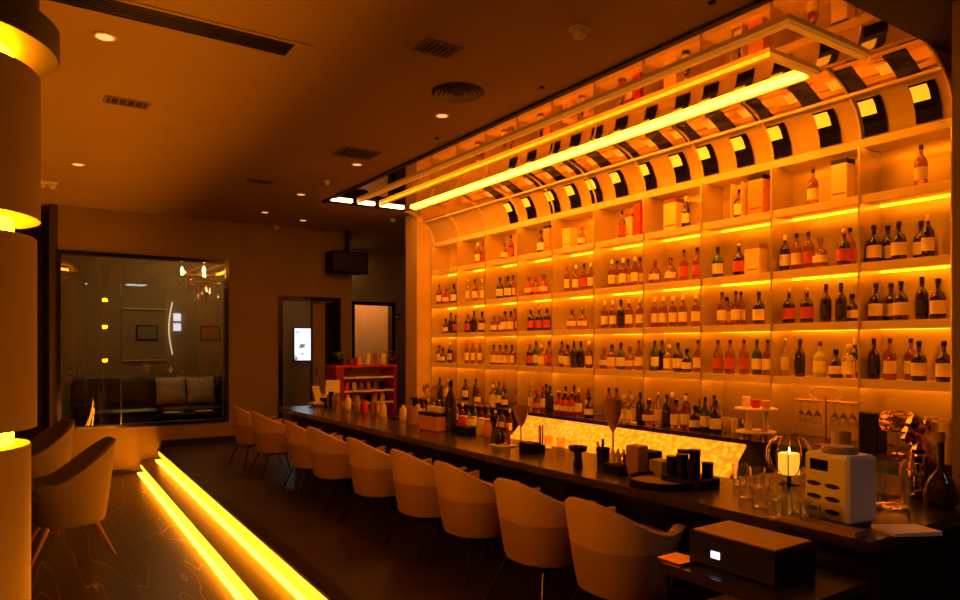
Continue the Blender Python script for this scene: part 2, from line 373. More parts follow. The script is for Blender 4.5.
for i in range(10):
    y1, y0 = YD[i]-.012, YD[i+1]+.012
    for z in SH:
        if z > 2.9: continue
        MB().box(XBK-.034, XBK-.014, y0, y1, z-.058, z-.046).build('light_strip', 'led_shelf', unit)
# mirror reflections on the curve, shaped as black tiles with glowing squares
def reflection(y, n, lit):
    t = thing('reflection_tile', 'black plaque with yellow square, modelled onto the curve, %s from right' % n, 'modelled reflection', (5.13, y, 2.99), 0, 'modelled reflections above the top shelf')
    a = [(.010, .0), (-.006, .085), (-.06, .19), (-.105, .235)]
    MB().loft([[(x-.004, -.08, z), (x-.004, .08, z), (x-.016, .08, z), (x-.016, -.08, z)] for x, z in a]).build('reflection', 'black_gloss', t)
    u = [(-.150, .285), (-.215, .335), (-.300, .378), (-.37, .395)]  # second reflected row, shaped as dark panels with dim squares
    MB().loft([[(x-.004, -.02, z-.006), (x-.004, .12, z-.006), (x-.010, .12, z-.014), (x-.010, -.02, z-.014)] for x, z in u]).build('upper_reflection', 'black_gloss', t)
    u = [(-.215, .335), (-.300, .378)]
    MB().loft([[(x-.003, .125, z-.006), (x-.003, .20, z-.006), (x-.009, .20, z-.014), (x-.009, .125, z-.014)] for x, z in u]).build('upper_reflected_square', 'dim_reflection', t)
    b = [(-.031, .135), (-.06, .19), (-.093, .222)]
    MB().loft([[(x-.017, -.03, z), (x-.017, .075, z), (x-.022, .075, z), (x-.022, -.03, z)] for x, z in b]).build('reflected_square', 'bright_reflection', t)
ORD = ['first','second','third','fourth','fifth','sixth','seventh','eighth','ninth','tenth','eleventh','twelfth','thirteenth','fourteenth','fifteenth','sixteenth']
pl = [917, 868, 824, 777, 741, 707, 680, 648, 620, 596, 575, 555, 532, 514]
for i, x in enumerate(pl): reflection(onx(x-6, 5.1)-.085 if i else 2.22, ORD[i], 1)
# ---------------------------------------------------------------- BOTTLES
SHAPES = {
 'round': (.295, [(.036,0),(.040,.006),(.0405,.165),(.036,.19),(.018,.215),(.0135,.228),(.0135,.272)], 0, (.045,.135), (.0145,.262,.295)),
 'tall':  (.295, [(.036,0),(.039,.006),(.039,.17),(.031,.195),(.0145,.22),(.013,.23),(.013,.268)], 0, (.045,.135), (.0145,.25,.295)),
 'wide':  (.275, [(.044,0),(.048,.008),(.048,.14),(.040,.17),(.017,.195),(.014,.205),(.014,.245)], 0, (.035,.125), (.017,.24,.275)),
 'square':(.255, [(.036,0),(.040,.006),(.040,.14),(.034,.16),(.016,.178),(.014,.19),(.014,.225)], .6, (.03,.125), (.018,.222,.255)),
 'squat': (.215, [(.042,0),(.048,.012),(.050,.07),(.042,.115),(.018,.145),(.013,.155),(.013,.180)], 0, (.03,.09), (.019,.178,.215)),
 'slim':  (.30,  [(.028,0),(.031,.006),(.031,.175),(.026,.205),(.012,.23),(.012,.275)], 0, (.05,.15), (.014,.27,.30)),
 'decanter':(.24,[(.038,0),(.050,.02),(.052,.07),(.040,.125),(.016,.155),(.012,.165),(.015,.195)], .15, (.04,.095), (.022,.19,.24)),
}
TYPES = {  # code: (words, shape, glass, label, cap)
 'a': ('amber bottle with cream label', 'round', 'g_amber', 'l_cream', 'black'),
 'A': ('amber bottle with red label', 'round', 'g_amber', 'l_red', 'black'),
 'y': ('amber bottle with yellow label', 'tall', 'g_amber', 'l_yellow', 'l_cream'),
 'd': ('dark bottle with cream label', 'wide', 'g_dark', 'l_cream', 'black'),
 'D': ('dark bottle with black label', 'tall', 'g_dark', 'l_black', 'black'),
 'p': ('dark bottle with red label', 'wide', 'g_dark', 'l_red', 'copper'),
 't': ('tall dark bottle, cream label', 'tall', 'g_dark', 'l_cream', 'cream'),
 'g': ('green bottle with cream label', 'round', 'g_green', 'l_cream', 'black'),
 'G': ('green bottle with yellow label', 'wide', 'g_green', 'l_yellow', 'black'),
 'c': ('clear bottle with cream label', 'slim', 'g_clear', 'l_cream', 'chrome'),
 'C': ('clear square bottle, yellow label', 'square', 'g_clear', 'l_yellow', 'l_cream'),
 'r': ('amber bottle with red cap', 'slim', 'g_amber', 'l_yellow', 'red'),
 'R': ('red squat bottle, cream label', 'decanter', 'g_red', 'l_cream', 'copper'),
 's': ('square amber bottle, cream label', 'square', 'g_amber', 'l_cream', 'black'),
 'q': ('squat amber bottle, yellow label', 'squat', 'g_amber', 'l_yellow', 'copper'),
 'Q': ('round amber decanter bottle', 'decanter', 'g_amber', 'l_cream', 'copper'),
 'S': ('squat dark bottle', 'squat', 'g_dark', 'l_cream', 'black'),
 'k': ('pale green bottle', 'wide', 'g_cream', 'l_yellow', 'wine'),
 'o': ('clear bottle of orange spirit', 'decanter', 'g_amber', 'orange_box', 'red'),
}
PROTO = {}
def bottle_proto(code):
    words, shp, gl, lb, cp = TYPES[code]; h, prof_, sq, (l0, l1), (cr, c0, c1) = SHAPES[shp]
    g = MB().lathe(prof_, n=20, sq=sq).build('bottle', gl, None, True)
    r = max(p[0] for p in prof_)
    MB().arcband(r+.0006, l0, l1, pi+.35-1.35, pi+.35+1.35, 12, sq=sq).build('label', lb, g, True)
    MB().lathe([(cr*.95, c0), (cr, c0+.003), (cr, c1-.003), (cr*.85, c1)], n=14).build('cap', cp, g, True)
    return g
def put_bottle(code, x, y, z, label, group, sc=1.0):
    global PROTO
    if code not in PROTO:
        o = bottle_proto(code); PROTO[code] = o; index_kids()
    else: o = copy_tree(PROTO[code])
    o.location = (x, y, z); o.rotation_euler = (0, 0, random.uniform(-.12, .12)); o.scale = (sc, sc, sc)
    tag(o, label, 'bottle', group); return o
SHN = ['top shelf', 'second shelf', 'third shelf', 'fourth shelf']
ROWS = [
 [(478,'y'),(483,'A',1),(505,'q'),(511,'A'),(541,'d'),(548,'a',1),(582,'q'),(622,'A'),(686,'t'),(740,'s'),(813,'a'),(921,'a')],
 [(438,'a'),(446,'R'),(454,'d'),(468,'c'),(475,'a'),(482,'c',1),(500,'d'),(508,'d'),(513,'a',1),(529,'R'),(536,'o'),(544,'R'),(567,'r'),(576,'y'),(584,'A'),(591,'y'),
  (612,'y'),(617,'a',1),(623,'y'),(628,'a',1),(635,'y'),(640,'a',1),(655,'Q'),(671,'Q'),(684,'A'),(697,'A'),(718,'G'),(739,'p'),
  (777,'a',1),(785,'t'),(795,'a'),(803,'A'),(819,'Q'),(844,'p'),(850,'A',1),(874,'d'),(888,'d',1),(899,'d'),(921,'d',1),(928,'t')],
 [(446,'S'),(451,'D'),(456,'p'),(468,'p'),(474,'D'),(482,'d'),(494,'q'),(499,'q',1),(505,'s'),(511,'s'),(515,'a',1),(531,'p'),(539,'p'),(547,'p'),(572,'Q'),(583,'Q'),
  (604,'y'),(613,'y'),(621,'D'),(629,'y'),(640,'y'),(655,'y'),(663,'y'),(673,'y'),(683,'y'),(696,'y'),(722,'a'),(727,'s',1),(736,'a'),(741,'a',1),(759,'d'),
  (789,'p'),(807,'p'),(826,'D'),(841,'D'),(852,'S',1),(876,'d'),(891,'d',1),(901,'d'),(922,'D'),(935,'d')],
 [(438,'s'),(443,'S'),(450,'t'),(467,'r'),(473,'r'),(480,'r'),(493,'s'),(500,'s'),(506,'s'),(512,'s'),(523,'D'),(530,'p'),(536,'g'),(542,'C'),(549,'A'),(561,'a'),(567,'s'),(574,'D'),(581,'D',1),(589,'y'),
  (603,'Q'),(612,'s'),(621,'G'),(630,'Q'),(639,'a'),(655,'g'),(661,'D',1),(669,'C'),(678,'d'),(687,'S'),(698,'a'),(718,'A'),(730,'A'),(744,'A'),(757,'g'),(767,'a'),
  (785,'c'),(800,'D'),(820,'k'),(836,'S'),(846,'C'),(855,'t',1),(874,'D'),(890,'a'),(911,'a',1),(919,'d'),(944,'d')]]
def bay_of(y):
    for i in range(10):
        if YD[i] >= y >= YD[i+1]: return i
    return 9
seen = set()
for si, row in enumerate(ROWS):
    z = SH[si+1]
    items = []
    for it in row:
        px, code = it[0], it[1]; back = len(it) > 2
        X = 5.29 if back else 5.19
        Y = onx(px, X); b = bay_of(Y)
        r = .055
        if Y > YD[b]-r: Y = YD[b]-r
        if Y < YD[b+1]+r: Y = YD[b+1]+r
        items.append([b, Y, X, code, px])
    for b in range(10):
        L = [i for i in items if i[0] == b]; L.sort(key=lambda i: -i[1])
        # keep bottles of a row from touching
        for k in range(1, len(L)):
            for j in range(k):
                if L[j][2] == L[k][2] and L[j][1]-L[k][1] < .10: L[k][1] = L[j][1]-.10
        over = (YD[b+1]+.052)-L[-1][1] if L else 0
        if over > 0:
            for i in L: i[1] = min(i[1]+over, YD[b]-.052)
        for k, (bb, Y, X, code, px) in enumerate(L):
            pos = 'alone' if len(L) == 1 else ('%s from left' % ORD[k])
            lab = '%s, %s in %s bay from right, %s' % (TYPES[code][0], pos, ORD[9-b], SHN[si])
            put_bottle(code, X, Y, z, lab, 'bottles on the %s' % SHN[si], 1.0 if si else .98)
# gift boxes
def box_thing(px, X, z, wy, dx, h, mname, label, lid=None, openfront=False, name='gift_box'):
    Y = onx(px, X); b = bay_of(Y); Y = min(max(Y, YD[b+1]+wy/2+.012), YD[b]-wy/2-.012)
    t = thing(name, label, 'box', (X, Y, z), 0, 'gift boxes on the shelves')
    if openfront:
        m = MB(); m.box(-dx/2, dx/2, -wy/2, -wy/2+.008, 0, h); m.box(-dx/2, dx/2, wy/2-.008, wy/2, 0, h); m.box(dx/2-.008, dx/2, -wy/2+.008, wy/2-.008, 0, h)
        m.box(-dx/2, dx/2-.008, -wy/2+.008, wy/2-.008, 0, .008)
        m.build('box_body', mname, t)
    else:
        MB().box(-dx/2, dx/2, -wy/2, wy/2, 0, h).build('box_body', mname, t)
        MB().box(-dx/2-.002, -dx/2, -wy/2+.012, wy/2-.012, h*.18, h*.22).build('stripe', 'dark_red', t)
    if lid: MB().box(-dx/2-.001, dx/2+.001, -wy/2-.001, wy/2+.001, h, h+.035).build('lid', lid, t)
    return t
z1 = SH[1]
box_thing(550, 5.24, z1, .11, .10, .28, 'orange_box', 'dark-lidded orange box beside bottle in seventh bay from right, top shelf', 'black')
box_thing(570, 5.2, z1, .13, .11, .22, 'gold_box', 'taller pale yellow box in sixth bay from right, top shelf')
box_thing(587, 5.28, z1, .12, .10, .18, 'gold_box', 'shorter pale yellow box in sixth bay from right, top shelf')
box_thing(632, 5.26, z1, .085, .10, .22, 'cream', 'narrow cream box in fifth bay from right, top shelf', 'dark_red')
box_thing(641, 5.26, z1, .085, .12, .33, 'red', 'bright red box in fifth bay from right, top shelf')
box_thing(674, 5.27, z1, .15, .12, .27, 'gold_box', 'wide yellow box with dark lid, fourth bay from right, top shelf', 'dark_red')
box_thing(740, 5.19, z1, .11, .11, .30, 'cream', 'open cream case around a bottle, third bay from right, top shelf', None, True)
box_thing(760, 5.24, z1, .14, .13, .30, 'orange_box', 'orange box with black lid, third bay from right, top shelf', 'black')
box_thing(843, 5.24, z1, .12, .12, .28, 'cream', 'cream box with black lid, second bay from right, top shelf', 'black')
box_thing(756, 5.25, SH[2], .14, .12, .22, 'cream', 'cream box with brown lid, third bay from right, second shelf', 'tan_wood')
# ---------------------------------------------------------------- BACK COUNTER
BZ = .75
bc = thing('back_counter', 'low back counter with glowing onyx front under the shelves', 'counter', (0, 0, 0))
MB().box(4.78, 5.39, 1.76, 8.84, .0, BZ-.03).build('body', 'counter_body', bc)
MB().box(4.74, 5.39, 1.76, 8.84, BZ-.03, BZ-.0).build('worktop', 'counter_top', bc)
MB().box(5.39, 5.405, 1.76, 2.07, 0, 2.9).build('end_panel', 'wall', bc)
m = MB(); ya, yb = 3.37, 6.15
m.add([(4.75, ya, .715), (4.75, yb, .715), (4.44, yb, .39), (4.44, ya, .39), (4.77, ya, .70), (4.77, yb, .70), (4.46, yb, .37), (4.46, ya, .37)],
      [(0,1,2,3),(4,7,6,5),(0,4,5,1),(3,2,6,7),(0,3,7,4),(1,5,6,2)])
m.build('glowing_front', 'lit_onyx', bc)
MB().box(4.44, 4.779, ya, yb, .0, .37).build('plinth', 'counter_body', bc)
MB().box(4.52, 4.779, yb+.01, 8.5, .0, .50).build('speed_rail', 'shelf_board', bc)
MB().box(4.52, 4.53, yb+.01, 8.5, .50, .58).build('rail_lip', 'chrome', bc)
bl = [(440,'D'),(447,'c'),(478,'q'),(493,'C'),(499,'g'),(505,'S'),(531,'c'),(537,'o'),(543,'r'),(550,'D'),(559,'R'),(565,'R'),(571,'R'),(578,'y'),(589,'S'),
      (624,'C'),(632,'C'),(640,'D'),(649,'Q'),(658,'c'),(665,'D'),(671,'s'),(680,'y'),(688,'S'),(696,'g'),(706,'d')]
pv = None; k = 0
for (px, code) in bl:
    Y = onx(px, 4.93)
    if pv is not None and pv-Y < .105: Y = pv-.105
    pv = Y; k += 1
    put_bottle(code, 4.93, Y, BZ, '%s on the back counter, %s' % (TYPES[code][0], ('number %d from left' % k) if False else (ORD[k-1]+' from left' if k <= 13 else ORD[26-k]+' from right')), 'bottles on the back counter')
for k in range(16):
    code = 'cryCcaqcyGcrcCay'[k]
    put_bottle(code, 4.62, 8.38-.14*k, .5005, '%s in the low rail under back counter, %s' % (TYPES[code][0], ORD[k]+' from left'), 'bottles in the low rail', .95)
pv = None; k = 0
for px in range(444, 716, 14):
    Y = onx(px, 5.12); code = random.choice('aApcCryDsd')
    if any(abs(Y-y) < .07 for y in YD): Y -= .10
    if pv is not None and pv-Y < .11: Y = pv-.11
    pv = Y; k += 1
    put_bottle(code, 5.18, Y, BZ, '%s in rear row of back counter, %s' % (TYPES[code][0], ORD[k-1]+' from left' if k <= 10 else ORD[20-k]+' from right'), 'rear bottles on the back counter')
# ---------------------------------------------------------------- FRONT COUNTER (L-shaped)
CZ = .724; CFX, CBX, CY1 = 2.75, 3.41, 8.60
L_ = thing('bar_counter', 'long dark bar counter with black front and return at near end', 'bar counter', (0, 0, 0))
poly = [(CFX, 1.40), (4.26, 1.40), (4.26, 2.50), (CBX, 2.50), (CBX, CY1), (CFX, CY1)]
MB().prism(poly, CZ-.045, CZ).build('counter_top', 'counter_top', L_)
poly2 = [(CFX+.22, 1.46), (4.24, 1.46), (4.24, 2.46), (CBX-.04, 2.46), (CBX-.04, CY1-.05), (CFX+.22, CY1-.05)]
MB().prism(poly2, 0, CZ-.045).build('counter_front', 'counter_body', L_)
MB().box(CFX+.16, CFX+.19, 1.42, CY1-.02, CZ-.14, CZ-.045).build('apron', 'black', L_)
# ---------------------------------------------------------------- CHAIRS
def sup(phi, a, b, p=2.25):
    c, s = cos(phi), sin(phi); q = (abs(c)**p+abs(s)**p)**(-1/p)
    return (-a*c*q, b*s*q)
def tub_chair(name, label, upper, lower, seat, legm, z0, zseam, rimf, a=.285, b=.305, th=.03, legkind='metal', legr=.009):
    t = thing(name, label, 'chair')
    def flare(z): 
        q = max(0, (z-z0)/(rimf(0)-z0)); return .74+.26*q**.75
    N = 44; PH = radians(126 if legkind == 'metal' else 136); rings = []
    for i in range(N+1):
        ph = -PH+2*PH*i/N; zr = rimf(abs(ph)); u = abs(ph)/PH
        uu = max(0, min(1, (abs(ph)-1.6)/.5)) if legkind == 'metal' else 0; zb = zseam+(zr-.055-zseam)*uu*uu*(3-2*uu)
        cs = []
        for j in range(8):
            z = zb+(zr-.012-zb)*j/7; f = flare(z)+(.05*(j/7)**2 if abs(ph) > 1.6 else 0)*((abs(ph)-1.6)/.8 if abs(ph) > 1.6 else 0)
            x, y = sup(ph, a, b); cs.append((x*f, y*f, z))
        f0 = flare(zr); x, y = sup(ph, a, b); kk = 1-(th+.018*max(0, min(1, abs(ph)-1.0)))*.5/.3
        cs.append((x*f0*kk, y*f0*kk, zr))
        for j in range(7, -1, -1):
            z = zb+(zr-.012-zb)*j/7; f = flare(z)
            kk = f-(th+.018*max(0, min(1, abs(ph)-1.0)))/.29
            cs.append((x*kk, y*kk, z))
        rings.append(cs)
    MB().loft(rings).build('backrest_shell', upper, t, True)
    # lower tub
    pr = []
    for j in range(9):
        z = z0+(zseam-.003-z0)*j/8; f = flare(z)
        if j == 0: f *= .90
        if j == 0: zq = z
        pr.append((f, z))
    pr.insert(1, (pr[1][0]*.975, z0+.012))
    rings = [[(lambda xy: (xy[0]*f*(1 if xy[0] < 0 else .92), xy[1]*f, z))(sup(2*pi*i/48, a, b)) for i in range(48)] for f, z in pr]
    MB().loft(rings).build('seat_tub', lower, t, True)
    f = flare(zseam)-th/.29-.03
    rings = [[(lambda xy: (xy[0]*g*(1 if xy[0] < 0 else 1.0), xy[1]*g, z))(sup(2*pi*i/40, a, b)) for i in range(40)] for g, z in ((f*.98, zseam-.002), (f, zseam+.012), (f*.99, zseam+.03), (f*.9, zseam+.045))]
    MB().loft(rings).build('seat_cushion', seat, t, True)
    for sx in (-1, 1):
        for sy in (-1, 1):
            p0 = (sx*a*.50, sy*b*.5, z0+.01); p1 = (sx*a*.86, sy*b*.82, 0)
            if legkind == 'metal':
                MB().tube([p0, p1], legr, 8).build('leg', legm, t, True)
            else:
                MB().tube([p0, p1], .022, 10, .011).build('leg', legm, t, True)
    if legkind == 'metal':
        MB().box(-a*.6, a*.6, -b*.6, b*.6, z0-.012, z0+.002).build('seat_frame', legm, t)
    return t
def rim_bar(p):
    # high round back, dipping beside the seat, arm tips lifted a little
    if p < .12: return .74
    if p < 1.75:
        q = (p-.12)/1.63; s = q*q*(3-2*q); return .74-.145*s
    q = min(1, (p-1.75)/.45); return .595+.018*q*q*(3-2*q)
names = ['nearest the camera', 'second from the camera', 'third from the camera', 'fourth from the camera', 'middle one of the nine', 'fourth from the far wall', 'third from the far wall', 'second from the far wall', 'nearest the far wall']
bx = [560, 490, 430, 387, 344, 305, 283, 250, 231]
first = tub_chair('tub_chair', '', 'leather_light', 'leather_dark', 'seat_fabric', 'dark_metal', .26, .50, rim_bar)
index_kids()
for i, x in enumerate(bx):
    o = first if i == 0 else copy_tree(first)
    y = onx(x, 2.32)-.20
    o.location = (2.57, y, 0); o.rotation_euler = (0, 0, [ -.02, .03, -.03, .02, 0, .03, -.04, .02, .12][i])
    tag(o, 'two-tone tan tub chair at the bar, %s' % names[i], 'chair', 'tub chairs along the bar')
def rim_l(p):
    q = max(0, min(1, (p-.25)/1.9)); s = q*q*(3-2*q); return .98-.33*s
la = tub_chair('lounge_chair', 'brown fabric lounge chair nearest the column, tapered wooden legs', 'lounge_fabric', 'lounge_fabric', 'lounge_fabric', 'wood_leg', .27, .52, rim_l, .36, .36, .04, 'wood')
la.location = (.43, 7.05, LOW); la.rotation_euler = (0, 0, pi+.06)
for o in bpy.data.objects:
    if o.parent == la and o.name.startswith('seat_tub'): pass
index_kids()
lb = copy_tree(la); lb.location = (.24, 9.0, LOW); lb.rotation_euler = (0, 0, pi+.25)
tag(lb, 'brown fabric lounge chair behind the nearer one, close to the far window', 'chair')
# ---------------------------------------------------------------- CEILING FITTINGS
def cpt(x, y, z=ZC): return onz(x, y, z)
def downlight(x, y, label, r=.045):
    X, Y = cpt(x, y); t = thing('downlight', label, 'ceiling light', (X, Y, ZC-.001))
    MB().lathe([(r*1.35, 0), (r*1.35, -.006), (r*1.05, -.008), (r*1.05, -.002)], n=20).build('trim_ring', 'white_plastic', t, True)
    MB().lathe([(r, -.004), (r, -.0085)], n=20).build('lens', 'downlight', t)
downlight(105, 36, 'round downlight between the column and the long slot grille', .05)
downlight(78, 164, 'round downlight in the ceiling close to the column', .05)
downlight(442, 115, 'round downlight beside the round ceiling diffuser')
downlight(357, 164, 'round downlight beside the square vent near the canopy')
downlight(301, 194, 'round downlight in the far ceiling before the canopy end')
downlight(265, 212, 'round downlight close to the far wall above the window side')
downlight(303, 220, 'round downlight close to the far wall, beside the small detector')
def detector(x, y, label, s=1):
    X, Y = cpt(x, y); t = thing('smoke_detector', label, 'smoke detector', (X, Y, ZC-.001))
    MB().lathe([(.06*s, 0), (.06*s, -.012*s), (.05*s, -.02*s)], n=24).build('base', 'white_plastic', t, True)
    MB().lathe([(.042*s, -.02*s), (.045*s, -.04*s), (.03*s, -.058*s), (.01*s, -.064*s)], n=24).build('sensor_head', 'white_plastic', t, True)
detector(579, 28, 'white smoke detector on the ceiling above the bar chairs', 1.0)
detector(327, 181, 'small white smoke detector near the canopy far end', .75)
detector(276, 226, 'white sprinkler-like detector close to the far wall', 1.0)
detector(393, 219, 'small detector under the end of the canopy', .8)
X, Y = cpt(47, 181); t = thing('emergency_lamp', 'white twin-eyed emergency lamp on ceiling beside the column', 'emergency lamp', (X, Y, ZC-.001))
MB().box(-.11, .11, -.05, .05, -.03, 0, .008).build('housing', 'white_plastic', t)
for s in (-.05, .05): MB().lathe([(.035, -.03), (.04, -.06), (.02, -.085)], (s, 0, 0), 16).build('lamp_head', 'white_plastic', t, True)
# slot grille
t = thing('slot_grille', 'long dark slot grille in the ceiling at top left', 'air vent', (0, 4.44, ZC-.001))
MB().box(-.25, 1.62, -.13, .13, -.006, 0).build('frame', 'ceiling', t)
MB().box(-.22, 1.5, -.095, .095, -.008, -.0055).build('recess', 'soffit', t)
for k in range(6): MB().box(-.22, 1.5, -.085+k*.034-.004, -.085+k*.034+.004, -.014, -.008).build('slat', 'dark_metal', t)
def grille(x, y, wx, wy, label, n=6, rz=0):
    X, Y = cpt(x, y); t = thing('ceiling_vent', label, 'air vent', (X, Y, ZC-.001), rz)
    m = MB(); f = .018
    m.box(-wx, wx, -wy, -wy+f, -.01, 0); m.box(-wx, wx, wy-f, wy, -.01, 0); m.box(-wx, -wx+f, -wy+f, wy-f, -.01, 0); m.box(wx-f, wx, -wy+f, wy-f, -.01, 0)
    m.build('frame', 'wall', t); MB().box(-wx+f, wx-f, -wy+f, wy-f, -.003, 0).build('recess', 'soffit', t)
    for k in range(n):
        q = -wx+f+(2*wx-2*f)*(k+.5)/n; MB().box(q-.004, q+.004, -wy+f, wy-f, -.009, -.003).build('slat', 'grey', t)
grille(127, 102, .16, .09, 'rectangular ceiling vent nearest the column', 5)
grille(438, 48, .13, .10, 'dark rectangular vent beyond the round diffuser, towards camera', 6)
grille(357, 153, .20, .17, 'square vent in the ceiling beside the canopy edge', 7)
grille(260, 181, .14, .09, 'small faint vent in the far ceiling', 4)
X, Y = cpt(458, 92); t = thing('round_diffuser', 'round ceiling diffuser with concentric rings', 'air vent', (X, Y, ZC-.001))
MB().lathe([(.20, 0), (.20, -.006), (.185, -.012)], n=40).build('rim', 'wall_dark', t, True)
for k, r in enumerate((.155, .12, .085, .05)):
    m = MB(); m.loft([[((r+dr)*cos(2*pi*j/36), (r+dr)*sin(2*pi*j/36), z) for dr, z in ((0, -.012), (.022, -.022), (.018, -.024), (-.003, -.014))] for j in range(37)], caps=False); m.build('ring', 'grey', t, True)
for (x, y, l) in ((542, 87, 'tiny black sprinkler hole above the bar chairs'), (437, 138, 'tiny black sprinkler hole near the canopy middle'), (712, 2, 'tiny black sprinkler hole near the top of the view')):
    X, Y = cpt(x, y); o = MB().lathe([(.022, 0), (.02, -.008), (.01, -.012)], n=14).build('sprinkler_cap', 'black', None, True); o.location = (X, Y, ZC-.001); tag(o, l, 'sprinkler')
t = thing('fill_panel', 'added unseen fill light behind the camera side', 'ceiling light', (3.2, -1.4, ZC-.031));  # added out of view as neutral fill for the machine side
MB().box(-.3, .3, -.3, .3, -.03, .0).build('frame', 'white_plastic', t); MB().box(-.27, .27, -.27, .27, -.033, -.03).build('diffuser', 'camera_side_fill', t)
for (x, y, z, st, l) in ((1.9, 11.75, 2.998, 'room_fill', 'added unseen fill light inside the private room'), (5.08, 12.4, ZC-.001, 'recess_fill', 'added unseen fill light in the recess beyond the bar'), (6.3, 13.4, ZC-.001, 'corridor_fill', 'added unseen fill light in the corridor behind the right doorway'), ((D1+D2)/2, 11.7, 2.598, 'recess_fill', 'small added unseen fill light inside the left doorway')):  # added panels, kept out of view, brighten the rooms behind
    q = .12 if 'left doorway' in l else .22
    t = thing('fill_panel', l, 'ceiling light', (x, y, z))
    MB().box(-q-.02, q+.02, -q-.02, q+.02, -.02, 0).build('frame', 'white_plastic', t); MB().box(-q, q, -q, q, -.024, -.02).build('diffuser', st, t)
struct(MB().box(D1-.3, D2+.3, YF+.15, YF+1.35, 2.6, 2.65).build('ceiling', 'private_wall'), 'low ceiling inside the left doorway')
# wall speaker
Xs = ony(347, 10.9); t = thing('wall_speaker', 'black loudspeaker box hanging from bracket on far wall', 'speaker', (Xs, 10.9, 2.68))
MB().box(-.33, .33, -.14, .14, 0, .36, .02).build('cabinet', 'black', t)
MB().box(-.30, .30, -.148, -.14, .03, .33).build('grille', 'soffit', t)
m = MB(); m.box(-.04, .04, -.02, .2, .36, .40); m.box(-.03, .03, -.02, .02, .40, ZC-2.681); m.build('bracket', 'black', t)
MB().box(.24, .29, -.152, -.148, .27, .32).build('badge', 'chrome', t)
# ---------------------------------------------------------------- DOORWAY SCREEN, DOOR LEAF
Ya = YF+1.295; xs0, xs1 = ony(294, Ya), ony(310, Ya); dd = Ya/(CT+.26*ST)
t = thing('wall_screen', 'bright white picture screen seen through the left doorway', 'screen', ((xs0+xs1)/2, Ya, 1.20))
w2 = (xs1-xs0)/2
MB().box(-w2-.02, w2+.02, -.03, -.001, 0, .62).build('bezel', 'black', t); MB().box(-w2, w2, -.034, -.03, .02, .60).build('display', 'picture_screen', t)
xl0, xl1 = ony(313, YF+.1), ony(325, YF+.1)
t = thing('door_leaf', 'brown door leaf standing ajar in the left doorway', 'door', (xl0, YF+.1, 0))
MB().box(0, xl1-xl0, 0, .04, .005, DZ-.02).build('leaf', 'wall', t); MB().box(.04, .06, -.03, 0, 1.0, 1.12).build('door_handle', 'chrome', t)
o = MB().box(D2-.17, D2-.015, YF+.02, YF+.12, 0, DZ-.02).build('door_post', 'black_gloss'); tag(o, 'glossy black post at the right of the left doorway', 'door post')
X0, X1 = ony(393, YR-.02), ony(400, YR-.02)
t = thing('room_sign', 'small dark sign on the wall beside the right doorway', 'sign', ((X0+X1)/2, YR-.001, 2.02)); MB().box(-.08, .08, -.015, 0, 0, .12).build('plate', 'dark_metal', t); MB().box(-.05, .05, -.017, -.015, .04, .08).build('symbol', 'cream', t)
# ---------------------------------------------------------------- PRIVATE ROOM
t = thing('leather_sofa', 'dark leather sofa behind the private room window', 'sofa', (1.9, 12.35, 0))
MB().box(-1.1, 1.25, -.35, .5, .06, .40, .03).build('base', 'sofa', t)
MB().box(-1.1, 1.25, .28, .55, .40, .95, .05).build('backrest', 'sofa', t)
for s in (-1.1, 1.05): MB().box(s, s+.2, -.35, .28, .40, .62, .04).build('armrest', 'sofa', t)
for s in (-.88, .09): MB().box(s, s+.94, -.36, .27, .40, .50, .04).build('seat_cushion', 'sofa', t)
for sx in (-1.0, 1.15):
    for sy in (-.28, .45): MB().lathe([(.02, 0), (.03, .06)], (sx, sy, 0), 10).build('leg', 'black', t)
def pillow(x, y, z, label, tilt=.25, rz=0):
    m = MB(); n = 12; w = .23
    for s in (1, -1):
        vs = []; 
        for i in range(n+1):
            for j in range(n+1):
                u, v = -1+2*i/n, -1+2*j/n
                p = .075*((1-u**4)*(1-v**4))**.6; k = 1-.06*(1-abs(u))*abs(v)**3-.0
                k2 = 1-.06*(1-abs(v))*abs(u)**3
                vs.append((u*w*k2, s*p, v*w*k))
        m.add(vs, [(i*(n+1)+j, (i+1)*(n+1)+j, (i+1)*(n+1)+j+1, i*(n+1)+j+1) for i in range(n) for j in range(n)])
    o = m.build('pillow', 'pillow', None, True); o.location = (x, y, z); o.rotation_euler = (-tilt, 0, rz); tag(o, label, 'pillow', 'sofa pillows')
yp = 12.46
pillow(ony(171, yp), yp, .74, 'left cream pillow on the dark sofa'); pillow(ony(201, yp), yp, .735, 'right cream pillow on the dark sofa', .25, .05)
t = thing('coffee_table', 'low dark table with glass in front of the sofa', 'table', (2.35, 11.62, 0))
MB().box(-.5, .5, -.22, .22, .40, .43, .008).build('table_top', 'black_gloss', t)
for sx in (-.45, .45):
    for sy in (-.18, .18): MB().box(sx-.015, sx+.015, sy-.015, sy+.015, 0, .40).build('leg', 'black', t)
for (dx, l) in ((-.25, 'round white dish on the low table, left one'), (.2, 'round white dish on the low table, right one')):
    o = MB().lathe([(.08, 0), (.14, .015), (.15, .03), (.14, .028), (.07, .008)], n=24).build('dish', 'cream', None, True); o.location = (2.35+dx, 11.62, .4305); tag(o, l, 'dish')
o = MB().lathe([(.03, 0), (.036, .12), (.033, .12), (.028, .01)], n=18).build('drinking_glass', 'thin_glass', None, True); o.location = (2.35, 11.66, .4305); tag(o, 'clear tumbler on the low table before the pillows', 'glass')
